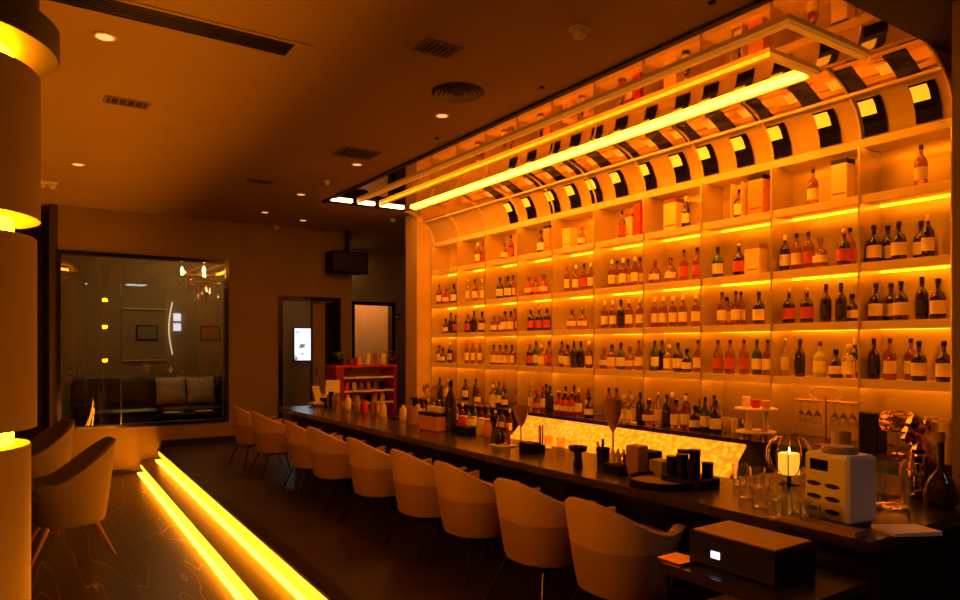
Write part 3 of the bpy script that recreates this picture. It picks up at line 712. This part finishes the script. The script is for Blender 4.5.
# chandelier
cx_ = ony(204, 12.2); t = thing('chandelier', 'crystal chandelier glowing at upper right of private room window', 'chandelier', (cx_, 12.2, 2.999))
MB().lathe([(.09, 0), (.09, -.02), (.02, -.04)], n=20).build('ceiling_rose', 'bronze', t, True)
MB().tube([(0, 0, -.03), (0, 0, -.42)], .012, 8).build('stem', 'bronze', t, True)
for k, (r, z) in enumerate(((.38, -.34), (.26, -.50))):
    m = MB(); m.loft([[((r+.012*cos(q))*cos(2*pi*j/40), (r+.012*cos(q))*sin(2*pi*j/40), z+.012*sin(q)) for q in (0, pi/2, pi, 3*pi/2)] for j in range(41)], caps=False); m.build('ring', 'bronze', t, True)
m = MB()
for k in range(6): a = 2*pi*k/6+.3; m.tube([(0, 0, -.40), (.2*cos(a), .2*sin(a), -.44), (.38*cos(a), .38*sin(a), -.34)], .007, 6)
m.build('arms', 'bronze', t, True)
for k in range(6):
    a = 2*pi*k/6+.3; MB().lathe([(.010, 0), (.022, .03), (.016, .06), (.003, .085)], (.38*cos(a), .38*sin(a), -.33), 10).build('lamp', 'chandelier_lamp', t, True)
m = MB()
for r, z, n, l in ((.38, -.35, 30, .14), (.26, -.51, 22, .16), (.13, -.5, 12, .26), (.05, -.5, 5, .34)):
    for j in range(n):
        a = 2*pi*j/n; ll = l*random.uniform(.7, 1.1); q = 0
        while q < ll: m.lathe([(.002, 0), (.010, -.014), (.002, -.03)], (r*cos(a), r*sin(a), z-q), 5); q += .034
o = m.build('crystals', 'chrome', t); o['kind'] = 'stuff'
# window reflections built as glowing shapes, framed pictures in the private room
pyb = PY-.001
for (z, l) in ((1.48+38*11.6/700+.02, 'upper dim light reflection built on private room wall'), (1.48-14*11.8/700, 'lower dim light reflection built on private room wall')):
    t = thing('ledge_reflection', l, 'light strip', (0, pyb, z)); xa, xb = ony(122, pyb), ony(167, pyb)
    MB().box(xa, xb, -.05, 0, 0, .03).build('ledge', 'private_wall', t); MB().box(xa, xb, -.045, -.01, -.015, 0).build('reflected_glow', 'cove_reflection', t)
t = thing('arc_reflection', 'thin curved light line, reflection built on the private room wall', 'lamp', (ony(171, pyb), pyb-.001, 1.33))  # reflection in the window glass, modelled as a glowing tube
m = MB(); m.tube([(-.06*sin(pi*i/14)+.02, -.03, .93*i/14) for i in range(15)], .010, 8); m.build('reflected_line', 'arc', t, True)
MB().box(-.0, .04, -.025, 0, .02, .06).build('mount', 'chrome', t)
for (y, l) in ((317, 'upper small white reflection built beside the curved light line'), (327, 'lower small white reflection built beside the curved light line')):  # reflected bright spots modelled as small glowing boxes
    zc = 1.48+(346-y)*12.3/700; o = MB().box(-.06, .06, -.03, 0, -.065, .065).build('reflected_panel', 'screen_blue'); o.location = (ony(174, pyb)+.05, pyb-.001, zc); tag(o, l, 'screen')
for (px, l, mm) in ((147, 'small grey framed picture left of the curved light line', 'grey'), (210, 'small brown framed picture above the right pillow', 'tan_wood')):
    t = thing('framed_picture', l, 'picture', (ony(px, pyb), pyb-.001, 1.58)); MB().box(-.17, .17, -.02, 0, 0, .26).build('frame', 'black', t); MB().box(-.15, .15, -.024, -.02, .02, .24).build('print', mm, t)
# ---------------------------------------------------------------- RED CABINET AT THE FAR END
YC = 9.55; ca, cb = ony(336, YC), ony(397, YC)
t = thing('red_cabinet', 'red open-shelf cabinet at the far end behind the bar', 'cabinet', ((ca+cb)/2, YC, 0)); hw = (cb-ca)/2; ct = 1.48-21*10.4/700
MB().box(-hw, -hw+.12, 0, .4, 0, ct).build('side_panel', 'dark_red', t); MB().box(hw-.05, hw, 0, .4, 0, ct).build('side_panel', 'dark_red', t)
MB().box(-hw+.12, hw-.05, .37, .4, 0, ct).build('back_panel', 'tan_wood', t)
MB().box(-hw, hw, 0, .4, ct, ct+.03).build('top', 'red', t)
for z in (.35, .62, .80, 1.0): MB().box(-hw+.121, hw-.051, .0, .369, z, z+.025).build('shelf', 'cream', t)
CXX = (ca+cb)/2
words = ['pink', 'cream', 'purple', 'brown', 'clear', 'dark']; mats = ['red', 'cream', 'purple', 'tan_wood', 'glassware', 'black']
for r, z in ((0, .825), (1, .645)):
    for k in range(6):
        q = (k+r*2) % 6; o = MB().lathe([(.035, 0), (.038, .08), (.03, .11), (.03, .12)], n=14).build('jar', mats[q], None, True)
        o.location = (CXX-hw+.22+k*.115, YC+.12, z+.0005); tag(o, '%s jar on the %s shelf of the red cabinet' % (words[q], ['upper', 'lower'][r]), 'jar', 'jars in the red cabinet')
def plant(x, y, z, n, r, h, name, label, lm='leaf', pot='black'):
    t = thing(name, label, 'plant', (x, y, z)); MB().lathe([(.05, 0), (.065, .09), (.058, .09), (.05, .075)], n=16).build('pot', pot, t, True)
    m = MB()
    for k in range(n):
        a = random.uniform(0, 2*pi); l = random.uniform(.5, 1); u = random.uniform(.3, 1)
        p0 = (0, 0, .07); p1 = (r*u*.5*cos(a), r*u*.5*sin(a), .07+h*l*.8); p2 = (r*u*cos(a), r*u*sin(a), .07+h*l)
        sx, sy = -sin(a)*.018, cos(a)*.018
        m.add([(p0[0]-sx*.3, p0[1]-sy*.3, p0[2]), (p0[0]+sx*.3, p0[1]+sy*.3, p0[2]), (p1[0]+sx, p1[1]+sy, p1[2]), (p1[0]-sx, p1[1]-sy, p1[2]), (p2[0], p2[1], p2[2])], [(0,1,2,3),(3,2,4)])
    m.build('leaves', lm, t)
plant(ony(340, YC+.15), YC+.17, ct+.031, 60, .13, .14, 'potted_plant', 'bushy green potted plant on top of red cabinet')
for k, px in enumerate((351, 358)):
    o = MB().box(-.035, .035, -.06, .06, 0, .09+.03*k, .006).build('small_box', ['dark_red', 'orange_box'][k]); o.location = (ony(px, YC+.15), YC+.15, ct+.031); tag(o, ['dark red small box on the red cabinet beside the plant', 'orange small box on the middle of the red cabinet'][k], 'box')
for k, px in enumerate((368, 376, 383)):
    o = MB().lathe([(.035, 0), (.04, .07), (.034, .16), (.03, .17)], n=16).build('canister', ['cream', 'tan_wood', 'cream'][k], None, True); o.location = (ony(px, YC+.15), YC+.15, ct+.031); tag(o, 'canister on the red cabinet, %s' % ['left cream one', 'brown one in the middle', 'right cream one'][k], 'canister', 'canisters on the red cabinet')
t = thing('coffee_dripper', 'wire cone dripper on the right end of the red cabinet', 'coffee dripper', (ony(392, YC+.15), YC+.15, ct+.0305))
MB().lathe([(.05, 0), (.05, .015), (.02, .02), (.015, .07)], n=16).build('stand', 'black', t, True)
m = MB()
for j in range(10): a = 2*pi*j/10; m.tube([(.015*cos(a), .015*sin(a), .06), (.10*cos(a), .10*sin(a), .20)], .003, 5)
m.tube([(.10*cos(2*pi*j/24), .10*sin(2*pi*j/24), .20) for j in range(25)], .004, 5); m.build('wire_cone', 'copper', t)
# ---------------------------------------------------------------- THINGS ON THE BAR COUNTER
def on(x, y): return onz(x, y, CZ)
def put(x, y): 
    X, Y = on(x, y); Y = min(Y, CY1-.12); X = max(CFX+.06, min(X, (CBX if Y > 2.5 else 4.2)-.06)); return (X, Y, CZ+.0005)
def single(m, name, mt, loc, label, cat, group=None, rz=0, smooth=True):
    o = m.build(name, mt, None, smooth); o.location = loc; o.rotation_euler = (0, 0, rz); tag(o, label, cat, group); return o
def tumbler(r=.035, h=.09, n=20): return MB().lathe([(r*.85, 0), (r, h), (r*.93, h), (r*.78, .012)], n=n)
mat('smoke_glass', (.60, .30, .14), .15, trans=.4, noise=.1)
# far end papers
p = put(297, 402); single(MB().lathe([(.05, 0), (.10, .02), (.11, .045), (.10, .043), (.05, .01)], n=24), 'serving_bowl', 'cream', p, 'cream bowl at the far end corner of the bar', 'bowl')
t = thing('menu_stand', 'white menu cards leaning in a holder at far end of bar', 'menu', put(320, 401), -.5)
MB().box(-.14, .14, -.04, .04, 0, .03, .005).build('holder', 'black', t)
MB().add([(-.02,-.01,.03),(.16,-.01,.03),(.16,.05,.32),(-.02,.05,.32),(-.02,-.004,.03),(.16,-.004,.03),(.16,.056,.32),(-.02,.056,.32)], [(0,1,2,3),(7,6,5,4),(0,4,5,1),(1,5,6,2),(2,6,7,3),(3,7,4,0)]).build('menu_card', 'paper', t)
MB().add([(-.13,-.03,.03),(-.04,-.03,.03),(-.10,-.0,.25),(-.19,-.0,.25),(-.13,-.024,.03),(-.04,-.024,.03),(-.10,.006,.25),(-.19,.006,.25)], [(0,1,2,3),(7,6,5,4),(0,4,5,1),(1,5,6,2),(2,6,7,3),(3,7,4,0)]).build('menu_card', 'paper', t)
p = put(309, 403); m = MB(); m.loft([[(-.06, -.03, 0), (.06, -.03, 0), (.06, .03, 0), (-.06, .03, 0)], [(-.005, -.03, .14), (.005, -.03, .14), (.005, .03, .14), (-.005, .03, .14)]]); single(m, 'tent_card', 'white_plastic', p, 'small white tent card before the menu stand', 'card', None, .4, False)
p = put(331, 404); single(MB().lathe([(.06, 0), (.085, .03), (.09, .10), (.08, .10), (.07, .02)], n=24), 'ice_bowl', 'black', p, 'black round bowl beside the menu stand', 'bowl')
gk = [(344,404,'clear'),(350,406,'clear'),(356,405,'black'),(362,407,'clear'),(367,404,'clear'),(372,408,'clear'),(379,408,'clear'),(389,411,'clear'),(385,405,'clear'),(397,407,'clear')]
for k, (x, y, q) in enumerate(gk):
    single(tumbler(.034, .10+.04*(k % 3)), 'drinking_glass', ['glassware', 'smoke_glass', 'copper'][k % 3] if q == 'clear' else 'black_gloss', put(x, y), '%s glass in cluster beyond the kraft cup, %s' % (['clear', 'smoky', 'coppery'][k % 3] if q == 'clear' else 'black', ORD[k]+' from left'), 'glass', 'glasses at the far part of the bar')
single(tumbler(.05, .17), 'paper_cup', 'tan_wood', put(412, 424), 'tall brown kraft cup between glasses, left of the dark bottle', 'cup')
single(tumbler(.035, .14), 'drinking_glass', 'copper', put(391, 414), 'short copper-coloured tumbler left of the kraft cup', 'glass')
single(MB().lathe([(.07, 0), (.08, .008), (.075, .016)], n=24), 'coaster_tray', 'black', put(400, 418), 'small black tray beside the kraft cup', 'tray')
t = thing('dried_flower_vase', 'glass vase of brown dried stems left of the dark bottle', 'vase', put(431, 428))
MB().lathe([(.035, 0), (.045, .05), (.025, .11), (.03, .13), (.026, .13), (.02, .11)], n=18).build('vase', 'thin_glass', t, True)
m = MB()
for k in range(9): a = 2*pi*k/9; m.tube([(0, 0, .02), (.02*cos(a), .02*sin(a), .20), (.07*cos(a), .07*sin(a), .34+.02*(k % 3))], .003, 5); m.lathe([(.003, 0), (.012, .02), (.002, .06)], (.07*cos(a), .07*sin(a), .32+.02*(k % 3)), 6)
m.build('dried_stems', 'dried', t)
p = put(451, 431); t = thing('wine_bottle', 'tall black bottle standing upright on middle of the bar', 'bottle', p)
MB().lathe([(.045, 0), (.052, .008), (.052, .28), (.042, .32), (.018, .36), (.015, .37), (.015, .42)], n=24).build('glass_body', 'g_dark', t, True)
MB().lathe([(.018, .395), (.018, .45), (.012, .452)], n=16).build('cap', 'black', t, True)
MB().arcband(.0528, .07, .19, pi*.7, pi*1.7, 12).build('label', 'l_black', t, True)
single(MB().box(-.06, .06, -.1, .1, 0, .07, .01), 'napkin_box', 'black', put(466, 434), 'black flat napkin box right of the tall black bottle', 'box', smooth=False)
t = thing('drinks_crate', 'low crate with orange front and black top left of tall bottle', 'crate', (3.20, onx(436, 3.20), CZ+.0005))
MB().box(-.09, .09, -.16, .16, 0, .13, .006).build('crate_body', 'orange_box', t); MB().box(-.095, .095, -.165, .165, .13, .16, .005).build('crate_top', 'black', t)
for k in range(3): MB().lathe([(.03, .161), (.034, .20), (.03, .21)], (0, .1-.1*k, 0), 14).build('cap', 'cream', t, True)
for k, (x, h, mm, wd) in enumerate(((403, .15, 'cream', 'cream'), (410, .10, 'copper', 'copper'), (418, .18, 'cream', 'tall cream'), (348, .16, 'cream', 'cream'), (357, .19, 'tan_wood', 'brown'), (365, .14, 'red', 'red'), (374, .20, 'smoke_glass', 'smoky'), (383, .15, 'cream', 'pale'))):
    single(MB().lathe([(.034, 0), (.038, .008), (.036, h*.75), (.02, h*.9), (.022, h)], n=16), 'syrup_flask', mm, (3.33, onx(x, 3.33), CZ+.0005), '%s flask in rear row at the far bar end, %s' % (wd, ORD[(k+5) % 8]+' from left'), 'flask', 'flasks at the far bar end')
# pink and yellow fruit / snack jars behind
for k, (x, mm, wd) in enumerate(((463, 'red', 'pinkish'), (472, 'l_yellow', 'yellow'), (481, 'cream', 'cream'), (489, 'orange_box', 'orange'))):
    t = thing('snack_jar', '%s filled jar in the row right of the tall bottle' % wd, 'jar', (3.33, onx(x, 3.33), CZ+.0005), 0, 'snack jars on the bar')
    MB().lathe([(.04, 0), (.045, .01), (.045, .11), (.035, .125)], n=18).build('jar', mm, t, True); MB().lathe([(.036, .125), (.04, .128), (.04, .14)], n=18).build('lid', 'chrome', t, True)
t = thing('cocktail_tray', 'small tray with jiggers and shaker right of tall bottle', 'bar tray', put(503, 446))
MB().box(-.07, .07, -.09, .09, 0, .012, .004).build('tray', 'cream', t)
o = single(MB().lathe([(.03, 0), (.015, .08), (.012, .10), (.04, .20), (.037, .20), (.01, .11)], n=18), 'jigger', 'dark_metal', put(494, 441), 'dark hourglass jigger standing left of the tray', 'jigger')
for k, (dx, dy, h) in enumerate(((-.02, .03, .11), (.02, -.03, .14), (.03, .04, .09))):
    X, Y, Z = put(503, 446); single(MB().lathe([(.022, 0), (.024, .01), (.02, h*.7), (.008, h*.8), (.008, h)], n=14), 'bitters_bottle', ['g_dark', 'g_amber', 'g_dark'][k], (X+dx, Y+dy, Z+.0125), ['small dark bitters bottle at left of the tray', 'amber bitters bottle, tallest on the tray', 'short dark bitters bottle at back of the tray'][k], 'bottle', 'bitters bottles')
def tulip(x, y, h, mt, label):
    t = thing('stemmed_glass', label, 'glass', put(x, y))
    MB().lathe([(.04, 0), (.04, .004), (.006, .012), (.006, h*.5)], n=20).build('stem', mt, t, True)
    MB().lathe([(.006, h*.5), (.03, h*.62), (.052, h*.8), (.056, h), (.053, h), (.048, h*.8), (.025, h*.63)], n=24).build('bowl', mt, t, True)
tulip(521, 449, .32, 'smoke_glass', 'tall smoky stemmed glass left of the metal straws')
tulip(613, 466, .42, 'smoke_glass', 'tallest smoky stemmed vase behind the wooden box')
single(MB().box(-.05, .05, -.07, .07, 0, .07, .006), 'straw_box', 'black', put(530, 452), 'black box in front of the tall smoky glass', 'box', smooth=False)
t = thing('straw_holder', 'bundle of upright metal straws right of black box', 'straws', put(541, 452)); MB().lathe([(.03, 0), (.03, .05)], n=16).build('base', 'black', t)
for k in range(5): a = 1.3*k; MB().tube([(.012*cos(a), .012*sin(a), .05), (.016*cos(a), .016*sin(a), .19)], .0045, 6).build('straw', 'chrome', t)
for k, (x, y) in enumerate(((555, 446), (563, 449), (572, 448), (549, 448), (584, 450))):
    single(tumbler(.034, .085), 'drinking_glass', 'thin_glass', put(x, y), 'clear low tumbler before the glowing front, %s from left' % ORD[k], 'glass', 'low tumblers near the black mortar')
single(MB().lathe([(.03, 0), (.032, .01), (.022, .06), (.026, .085), (.055, .095), (.06, .125), (.05, .125), (.03, .10)], n=24), 'mortar_bowl', 'black', put(578, 466), 'black footed bowl alone on the bar', 'bowl')
t = thing('tool_cup', 'black cup with bar tools between footed bowl and vase', 'cup', put(603, 465)); MB().lathe([(.035, 0), (.045, .11), (.040, .11), (.03, .01)], n=20).build('cup', 'black', t, True)
MB().tube([(0, 0, .02), (-.04, .01, .15)], .007, 6).build('tool', 'chrome', t); MB().tube([(0, .01, .02), (.02, .02, .16)], .009, 6).build('tool', 'black', t)
t = thing('condiment_caddy', 'black caddy with small bottles left of the wooden box', 'caddy', put(618, 472)); MB().box(-.055, .055, -.07, .07, 0, .05, .005).build('caddy', 'black', t)
for k, (dy, mm) in enumerate(((.045, 'cream'), (0, 'g_clear'), (-.045, 'copper'))): MB().lathe([(.018, .05), (.02, .10), (.008, .125), (.008, .14)], (0, dy, 0), 12).build('small_bottle', mm, t, True)
single(MB().box(-.045, .045, -.05, .05, 0, .17, .006), 'wooden_box', 'tan_wood', put(637, 474), 'tall brown wooden box on the bar, narrow and upright', 'box', smooth=False)
single(MB().box(-.05, .05, -.05, .05, 0, .10, .006), 'grey_box', 'grey', put(661, 477), 'low grey box right of the wooden box', 'box', smooth=False)
single(MB().box(-.04, .04, -.05, .05, 0, .12, .006), 'black_box', 'black', put(652, 470), 'black box behind the low grey box', 'box', smooth=False)
t = thing('bottle_caddy', 'dark cluster of lidded bottles left of the round tray', 'caddy', put(690, 485)); MB().box(-.09, .09, -.13, .13, 0, .05, .006).build('base', 'black', t)
for k, (dx, dy, h) in enumerate(((-.04, .09, .10), (.04, .08, .13), (-.04, .02, .12), (.04, .0, .14), (-.04, -.06, .10), (.045, -.08, .08))):
    MB().lathe([(.028, .05), (.03, .06), (.03, .05+h*.8), (.032, .05+h*.82), (.032, .05+h)], (dx, dy, 0), 14).build('bottle', 'black_gloss', t, True)
X, Y, Z = put(697, 503); t = thing('round_tray', 'round dark tray with brown inner surface near counter edge', 'tray', (2.98, 2.62, CZ+.0005))
MB().lathe([(.17, 0), (.19, .006), (.195, .035), (.187, .035), (.182, .012)], n=44).build('rim', 'black', t, True); MB().lathe([(.180, .012), (.180, .018)], n=40).build('inner_mat', 'tan_wood', t)
# tumblers on the return
for k, (x, y, h) in enumerate(((747, 497, .10), (760, 506, .095), (778, 500, .10), (766, 519, .10), (785, 522, .10), (800, 512, .11), (740, 484, .11), (757, 488, .11), (797, 528, .09))):
    single(tumbler(.042, h, 24), 'drinking_glass', 'glassware', put(x, y), 'clear tumbler between round tray and white machine, %s' % (['back left one','left one','middle one','front left one','front middle one','right one near the machine','farthest left one behind','one behind the middle','frontmost right one'][k]), 'glass', 'tumblers near the candle')
# candle lantern
t = thing('candle_lantern', 'glowing pillar candle inside round wire and glass lantern', 'candle', put(789, 484))
MB().lathe([(.05, 0), (.055, .006), (.012, .014), (.012, .04), (.045, .05), (.06, .055)], n=28).build('base', 'dark_metal', t, True)
MB().lathe([(.054, .056), (.055, .06), (.055, .165), (.050, .170), (.04, .163)], n=28).build('candle', 'candle_glow', t, True)
MB().lathe([(.004, .163), (.008, .178), (.002, .20)], n=10).build('flame', 'flame', t, True)
gp = [(.06, .055), (.10, .09), (.115, .14), (.11, .19), (.085, .24), (.055, .262)]
MB().lathe(gp, n=32, caps=False).build('glass_globe', 'thin_glass', t, True)
for j in range(12): a = 2*pi*j/12; MB().tube([((r+.004)*cos(a), (r+.004)*sin(a), z) for r, z in gp], .003, 5).build('wire', 'copper', t, True)
# white machine
p = put(840, 519); t = thing('white_machine', 'white countertop machine with dark display and rows of oval buttons', 'machine', p, -.2)
MB().box(-.09, .09, -.115, .115, 0, .29, .014).build('housing', 'white_plastic', t)
MB().box(-.094, -.09, -.015, .075, .215, .262).build('display', 'black_gloss', t)
for r in range(3):
    for k in range(2):
        m = MB(); rings = []
        cy, cz = (.055-.095*k), .045+.055*r
        m.loft([[(xx, cy+.036*cos(2*pi*j/20), cz+.010*sin(2*pi*j/20)) for j in range(20)] for xx in (-.0895, -.096)]); m.build('button', 'black', t, True)
MB().lathe([(.07, .29), (.072, .30), (.06, .318), (.02, .322)], n=28).build('lid', 'grey', t, True)
p = put(822, 508)
# glass pitcher, napkin, dark bottle etc. on the return
t = thing('glass_pitcher', 'large clear glass pitcher right of the white machine', 'pitcher', put(889, 506))
MB().lathe([(.07, 0), (.085, .02), (.09, .10), (.07, .17), (.075, .22), (.071, .22), (.065, .17), (.085, .10), (.078, .02)], n=28).build('body', 'glassware', t, True)
MB().tube([(.0, -.075, .19), (0, -.13, .17), (0, -.135, .10), (0, -.088, .07)], .008, 8).build('handle', 'glassware', t, True)
single(MB().add([(-.1,-.06,0),(.1,-.08,0),(.12,.07,0),(-.09,.08,0),(-.1,-.06,.012),(.1,-.08,.018),(.12,.07,.008),(-.09,.08,.016)], [(3,2,1,0),(4,5,6,7),(0,1,5,4),(1,2,6,5),(2,3,7,6),(3,0,4,7)]), 'folded_napkin', 'paper', put(905, 532), 'white folded napkin beside the glass pitcher', 'napkin', None, -.4, False)
t = thing('necked_bottle', 'round-bellied black bottle with long neck at the right edge', 'bottle', put(941, 506))
MB().lathe([(.05, 0), (.072, .02), (.075, .07), (.05, .13), (.018, .17), (.014, .20), (.014, .33)], n=28).build('body', 'g_dark', t, True); MB().lathe([(.017, .30), (.017, .35)], n=14).build('stopper', 'wood_leg', t, True)
for k, (x, y) in enumerate(((917, 498), (925, 488), (912, 484))):
    single(MB().lathe([(.03, 0), (.034, .01), (.034, .10), (.012, .13), (.012, .17)], n=18), 'small_bottle', ['g_dark', 'g_dark', 'copper'][k], put(x, y), ['small dark bottle just right of the glass pitcher', 'small dark bottle beside the long-necked black bottle', 'small copper bottle behind the glass pitcher'][k], 'bottle', 'small bottles by the pitcher')
# things on the back counter, near end
def bput(px, X=4.95): return (X, onx(px, X), BZ+.0005)
t = thing('stemware_rack', 'wire rack with arched top and upside-down stem glasses', 'glass rack', bput(826, 4.95))
MB().lathe([(.08, 0), (.08, .01), (.015, .02)], n=24).build('base', 'copper', t, True)
MB().tube([(0, 0, .01), (0, 0, .36)], .007, 8).build('post', 'copper', t, True)
m = MB(); m.tube([(0, .13*cos(pi*i/16), .37+.055*sin(pi*i/16)) for i in range(17)], .006, 8); m.tube([(0, -.06, .33), (0, .06, .33), (0, .13, .37)], .006, 6); m.tube([(0, -.06, .33), (0, -.13, .37)], .006, 6); m.build('arch', 'cream', t, True)
for s in (-1, 1): MB().box(-.07, .07, s*.13-.10, s*.13+.10, .322, .330).build('rail', 'copper', t)
for s in (-1, 1):
    for k in range(3):
        y = s*.13+(-.065+.065*k)
        MB().lathe([(.026, .315), (.026, .311), (.004, .305), (.004, .25), (.022, .225), (.032, .19), (.030, .155), (.028, .155), (.029, .19)], (0, y, 0), 16).build('wine_glass', 'glassware', t, True)
t = thing('tiered_stand', 'two-tier stand holding cups beside the lantern', 'stand', bput(756, 4.88))
for k, (z, r) in enumerate(((.05, .15), (.23, .16))): MB().lathe([(r, z), (r, z+.012)], n=28).build('tier', 'cream', t, True)
for s in (-.07, .07): MB().lathe([(.028, .0), (.03, .05)], (0, s, 0), 14).build('foot', 'copper', t, True)
for s in (-.08, .07): MB().lathe([(.03, .062), (.022, .15), (.03, .23)], (0, s, 0), 14).build('pillar', 'cream', t, True)
for k, (dy, mm, wd) in enumerate(((.09, 'gold_box', 'yellow'), (.0, 'red', 'red'), (-.09, 'orange_box', 'orange'))):
    X, Y, Z = bput(756, 4.88); single(MB().lathe([(.03, 0), (.034, .06+.02*(k == 0)), (.03, .065+.02*(k == 0))], n=18), 'small_pot', mm, (X, Y+dy, Z+.2425), '%s small pot on top of the tiered stand' % wd, 'pot', 'pots on the tiered stand')
for k, x in enumerate((720, 726, 732)): single(tumbler(.03, .12), 'tall_cup', ['cream', 'cream', 'chrome'][k], (5.08, onx(x, 5.0)-.0-.02*k, BZ+.0005), ['left cream cup behind dark bottle near the tiered stand', 'right cream cup behind dark bottle near the tiered stand', 'chrome cup left of the tiered stand'][k], 'cup', 'cups left of the tiered stand')
for k, x in enumerate((845, 853)): single(tumbler(.04, .13), 'canister', ['cream', 'grey'][k], (4.86, onx(x-8, 4.86), BZ+.0005), ['cream canister right of the stemware rack', 'grey canister right of the stemware rack'][k], 'canister')
single(MB().box(-.07, .07, -.065, .065, 0, .27, .008), 'black_appliance', 'black', (4.98, onx(873, 4.98), BZ+.0005), 'tall black appliance right of the stemware rack', 'appliance', smooth=False)
t = thing('copper_net_lamp', 'copper ball of crumpled metal strips on a stem', 'ornament', bput(897, 4.80))
MB().lathe([(.05, 0), (.05, .03), (.01, .04), (.008, .16)], n=18).build('stand', 'copper', t, True)
m = MB()
for k in range(14):
    a = random.uniform(0, 2*pi); b = random.uniform(-.8, .8); c, s = cos(a), sin(a); pts = []
    for j in range(21):
        q = 2*pi*j/20; x, y, z = .10*cos(q), .10*sin(q), 0
        y, z = y*cos(b)-z*sin(b), y*sin(b)+z*cos(b); x, y = x*c-y*s, x*s+y*c; pts.append((x, y, z+.24))
    m.tube(pts, .006, 5)
m.build('metal_strips', 'copper', t, True)
pp = bput(918, 4.72); t = thing('crumpled_foil', 'crumpled copper foil heap beside the copper ball', 'ornament', pp)
m = MB()
for k in range(12):
    x, y, z = random.uniform(-.05, .05), random.uniform(-.06, .06), .03+.02*k; r = random.uniform(.03, .055)
    m.lathe([(.005, -r), (r*.8, -r*.5), (r, 0), (r*.6, r*.6), (.005, r)], (x, y, max(z, r)), 7)
m.build('foil', 'copper', t)
for k, (x, X) in enumerate(((931, 4.62), (946, 4.62))):
    t = thing('cup_stack', ['left tall stack of cream paper cups at right edge', 'right tall stack of cream paper cups at right edge'][k], 'cup stack', (X, max(onx(x, X), 1.83 if k else 0), BZ+.0005), 0, 'paper cup stacks') if X > 4.76 else thing('cup_stack', ['left tall stack of cream paper cups at right edge', 'right tall stack of cream paper cups at right edge'][k], 'cup stack', (4.80, onx(x, 4.80)+.0, BZ+.0005), 0, 'paper cup stacks')
    m = MB(); pr = [(.030, 0)]
    for q in range(14): pr += [(.036, .012+.018*q), (.036, .018+.018*q), (.034, .019+.018*q)]
    m.lathe(pr, n=20).build('cups', 'cream', t, True)
    MB().lathe([(.036, .272), (.038, .276), (.038, .282), (.034, .282), (.030, .276)], n=20).build('rim', 'cream', t, True)
# ---------------------------------------------------------------- POS STAND at the near end
t = thing('side_stand', 'black open stand with papers next to the nearest bar chair', 'stand', (2.40, 1.66, 0))
MB().box(-.20, .26, -.30, .30, .56, .60).build('top_board', 'counter_top', t)
MB().box(-.20, .26, -.30, .30, .36, .385).build('shelf', 'tan_wood', t)
for sx in (-.19, .23):
    for sy in (-.29, .27): MB().box(sx, sx+.02, sy, sy+.02, 0, .56).build('leg', 'black', t)
t = thing('receipt_printer', 'black box printer with small lit white display on side stand', 'printer', (2.43, 1.70, .6005), 0)
MB().box(-.13, .13, -.20, .20, 0, .13, .01).build('housing', 'black', t)
MB().box(-.115, .115, -.185, .185, .13, .136).build('top_cover', 'tan_wood', t)
MB().box(-.134, -.13, .045, .085, .045, .072).build('display', 'screen_blue', t)
single(MB().box(-.045, .045, -.16, .16, 0, .02), 'ledger_book', 'tan_wood', (2.80, 1.62, CZ+.0005), 'brown flat folder on the counter edge behind the printer', 'folder', smooth=False)
single(MB().box(-.06, .06, -.06, .06, 0, .012), 'bill_tray', 'copper', (2.27, 1.925, .6005), 'small copper bill tray beside the black printer', 'tray', smooth=False)
# report
from collections import Counter
c = Counter(o['label'] for o in bpy.data.objects if 'label' in o and 'kind' not in o)
print('LABEL DUPES', [k for k, v in c.items() if v > 1][:10], 'LONG', [k for k in c if len(k.split()) > 16 or len(k.split()) < 4][:10])
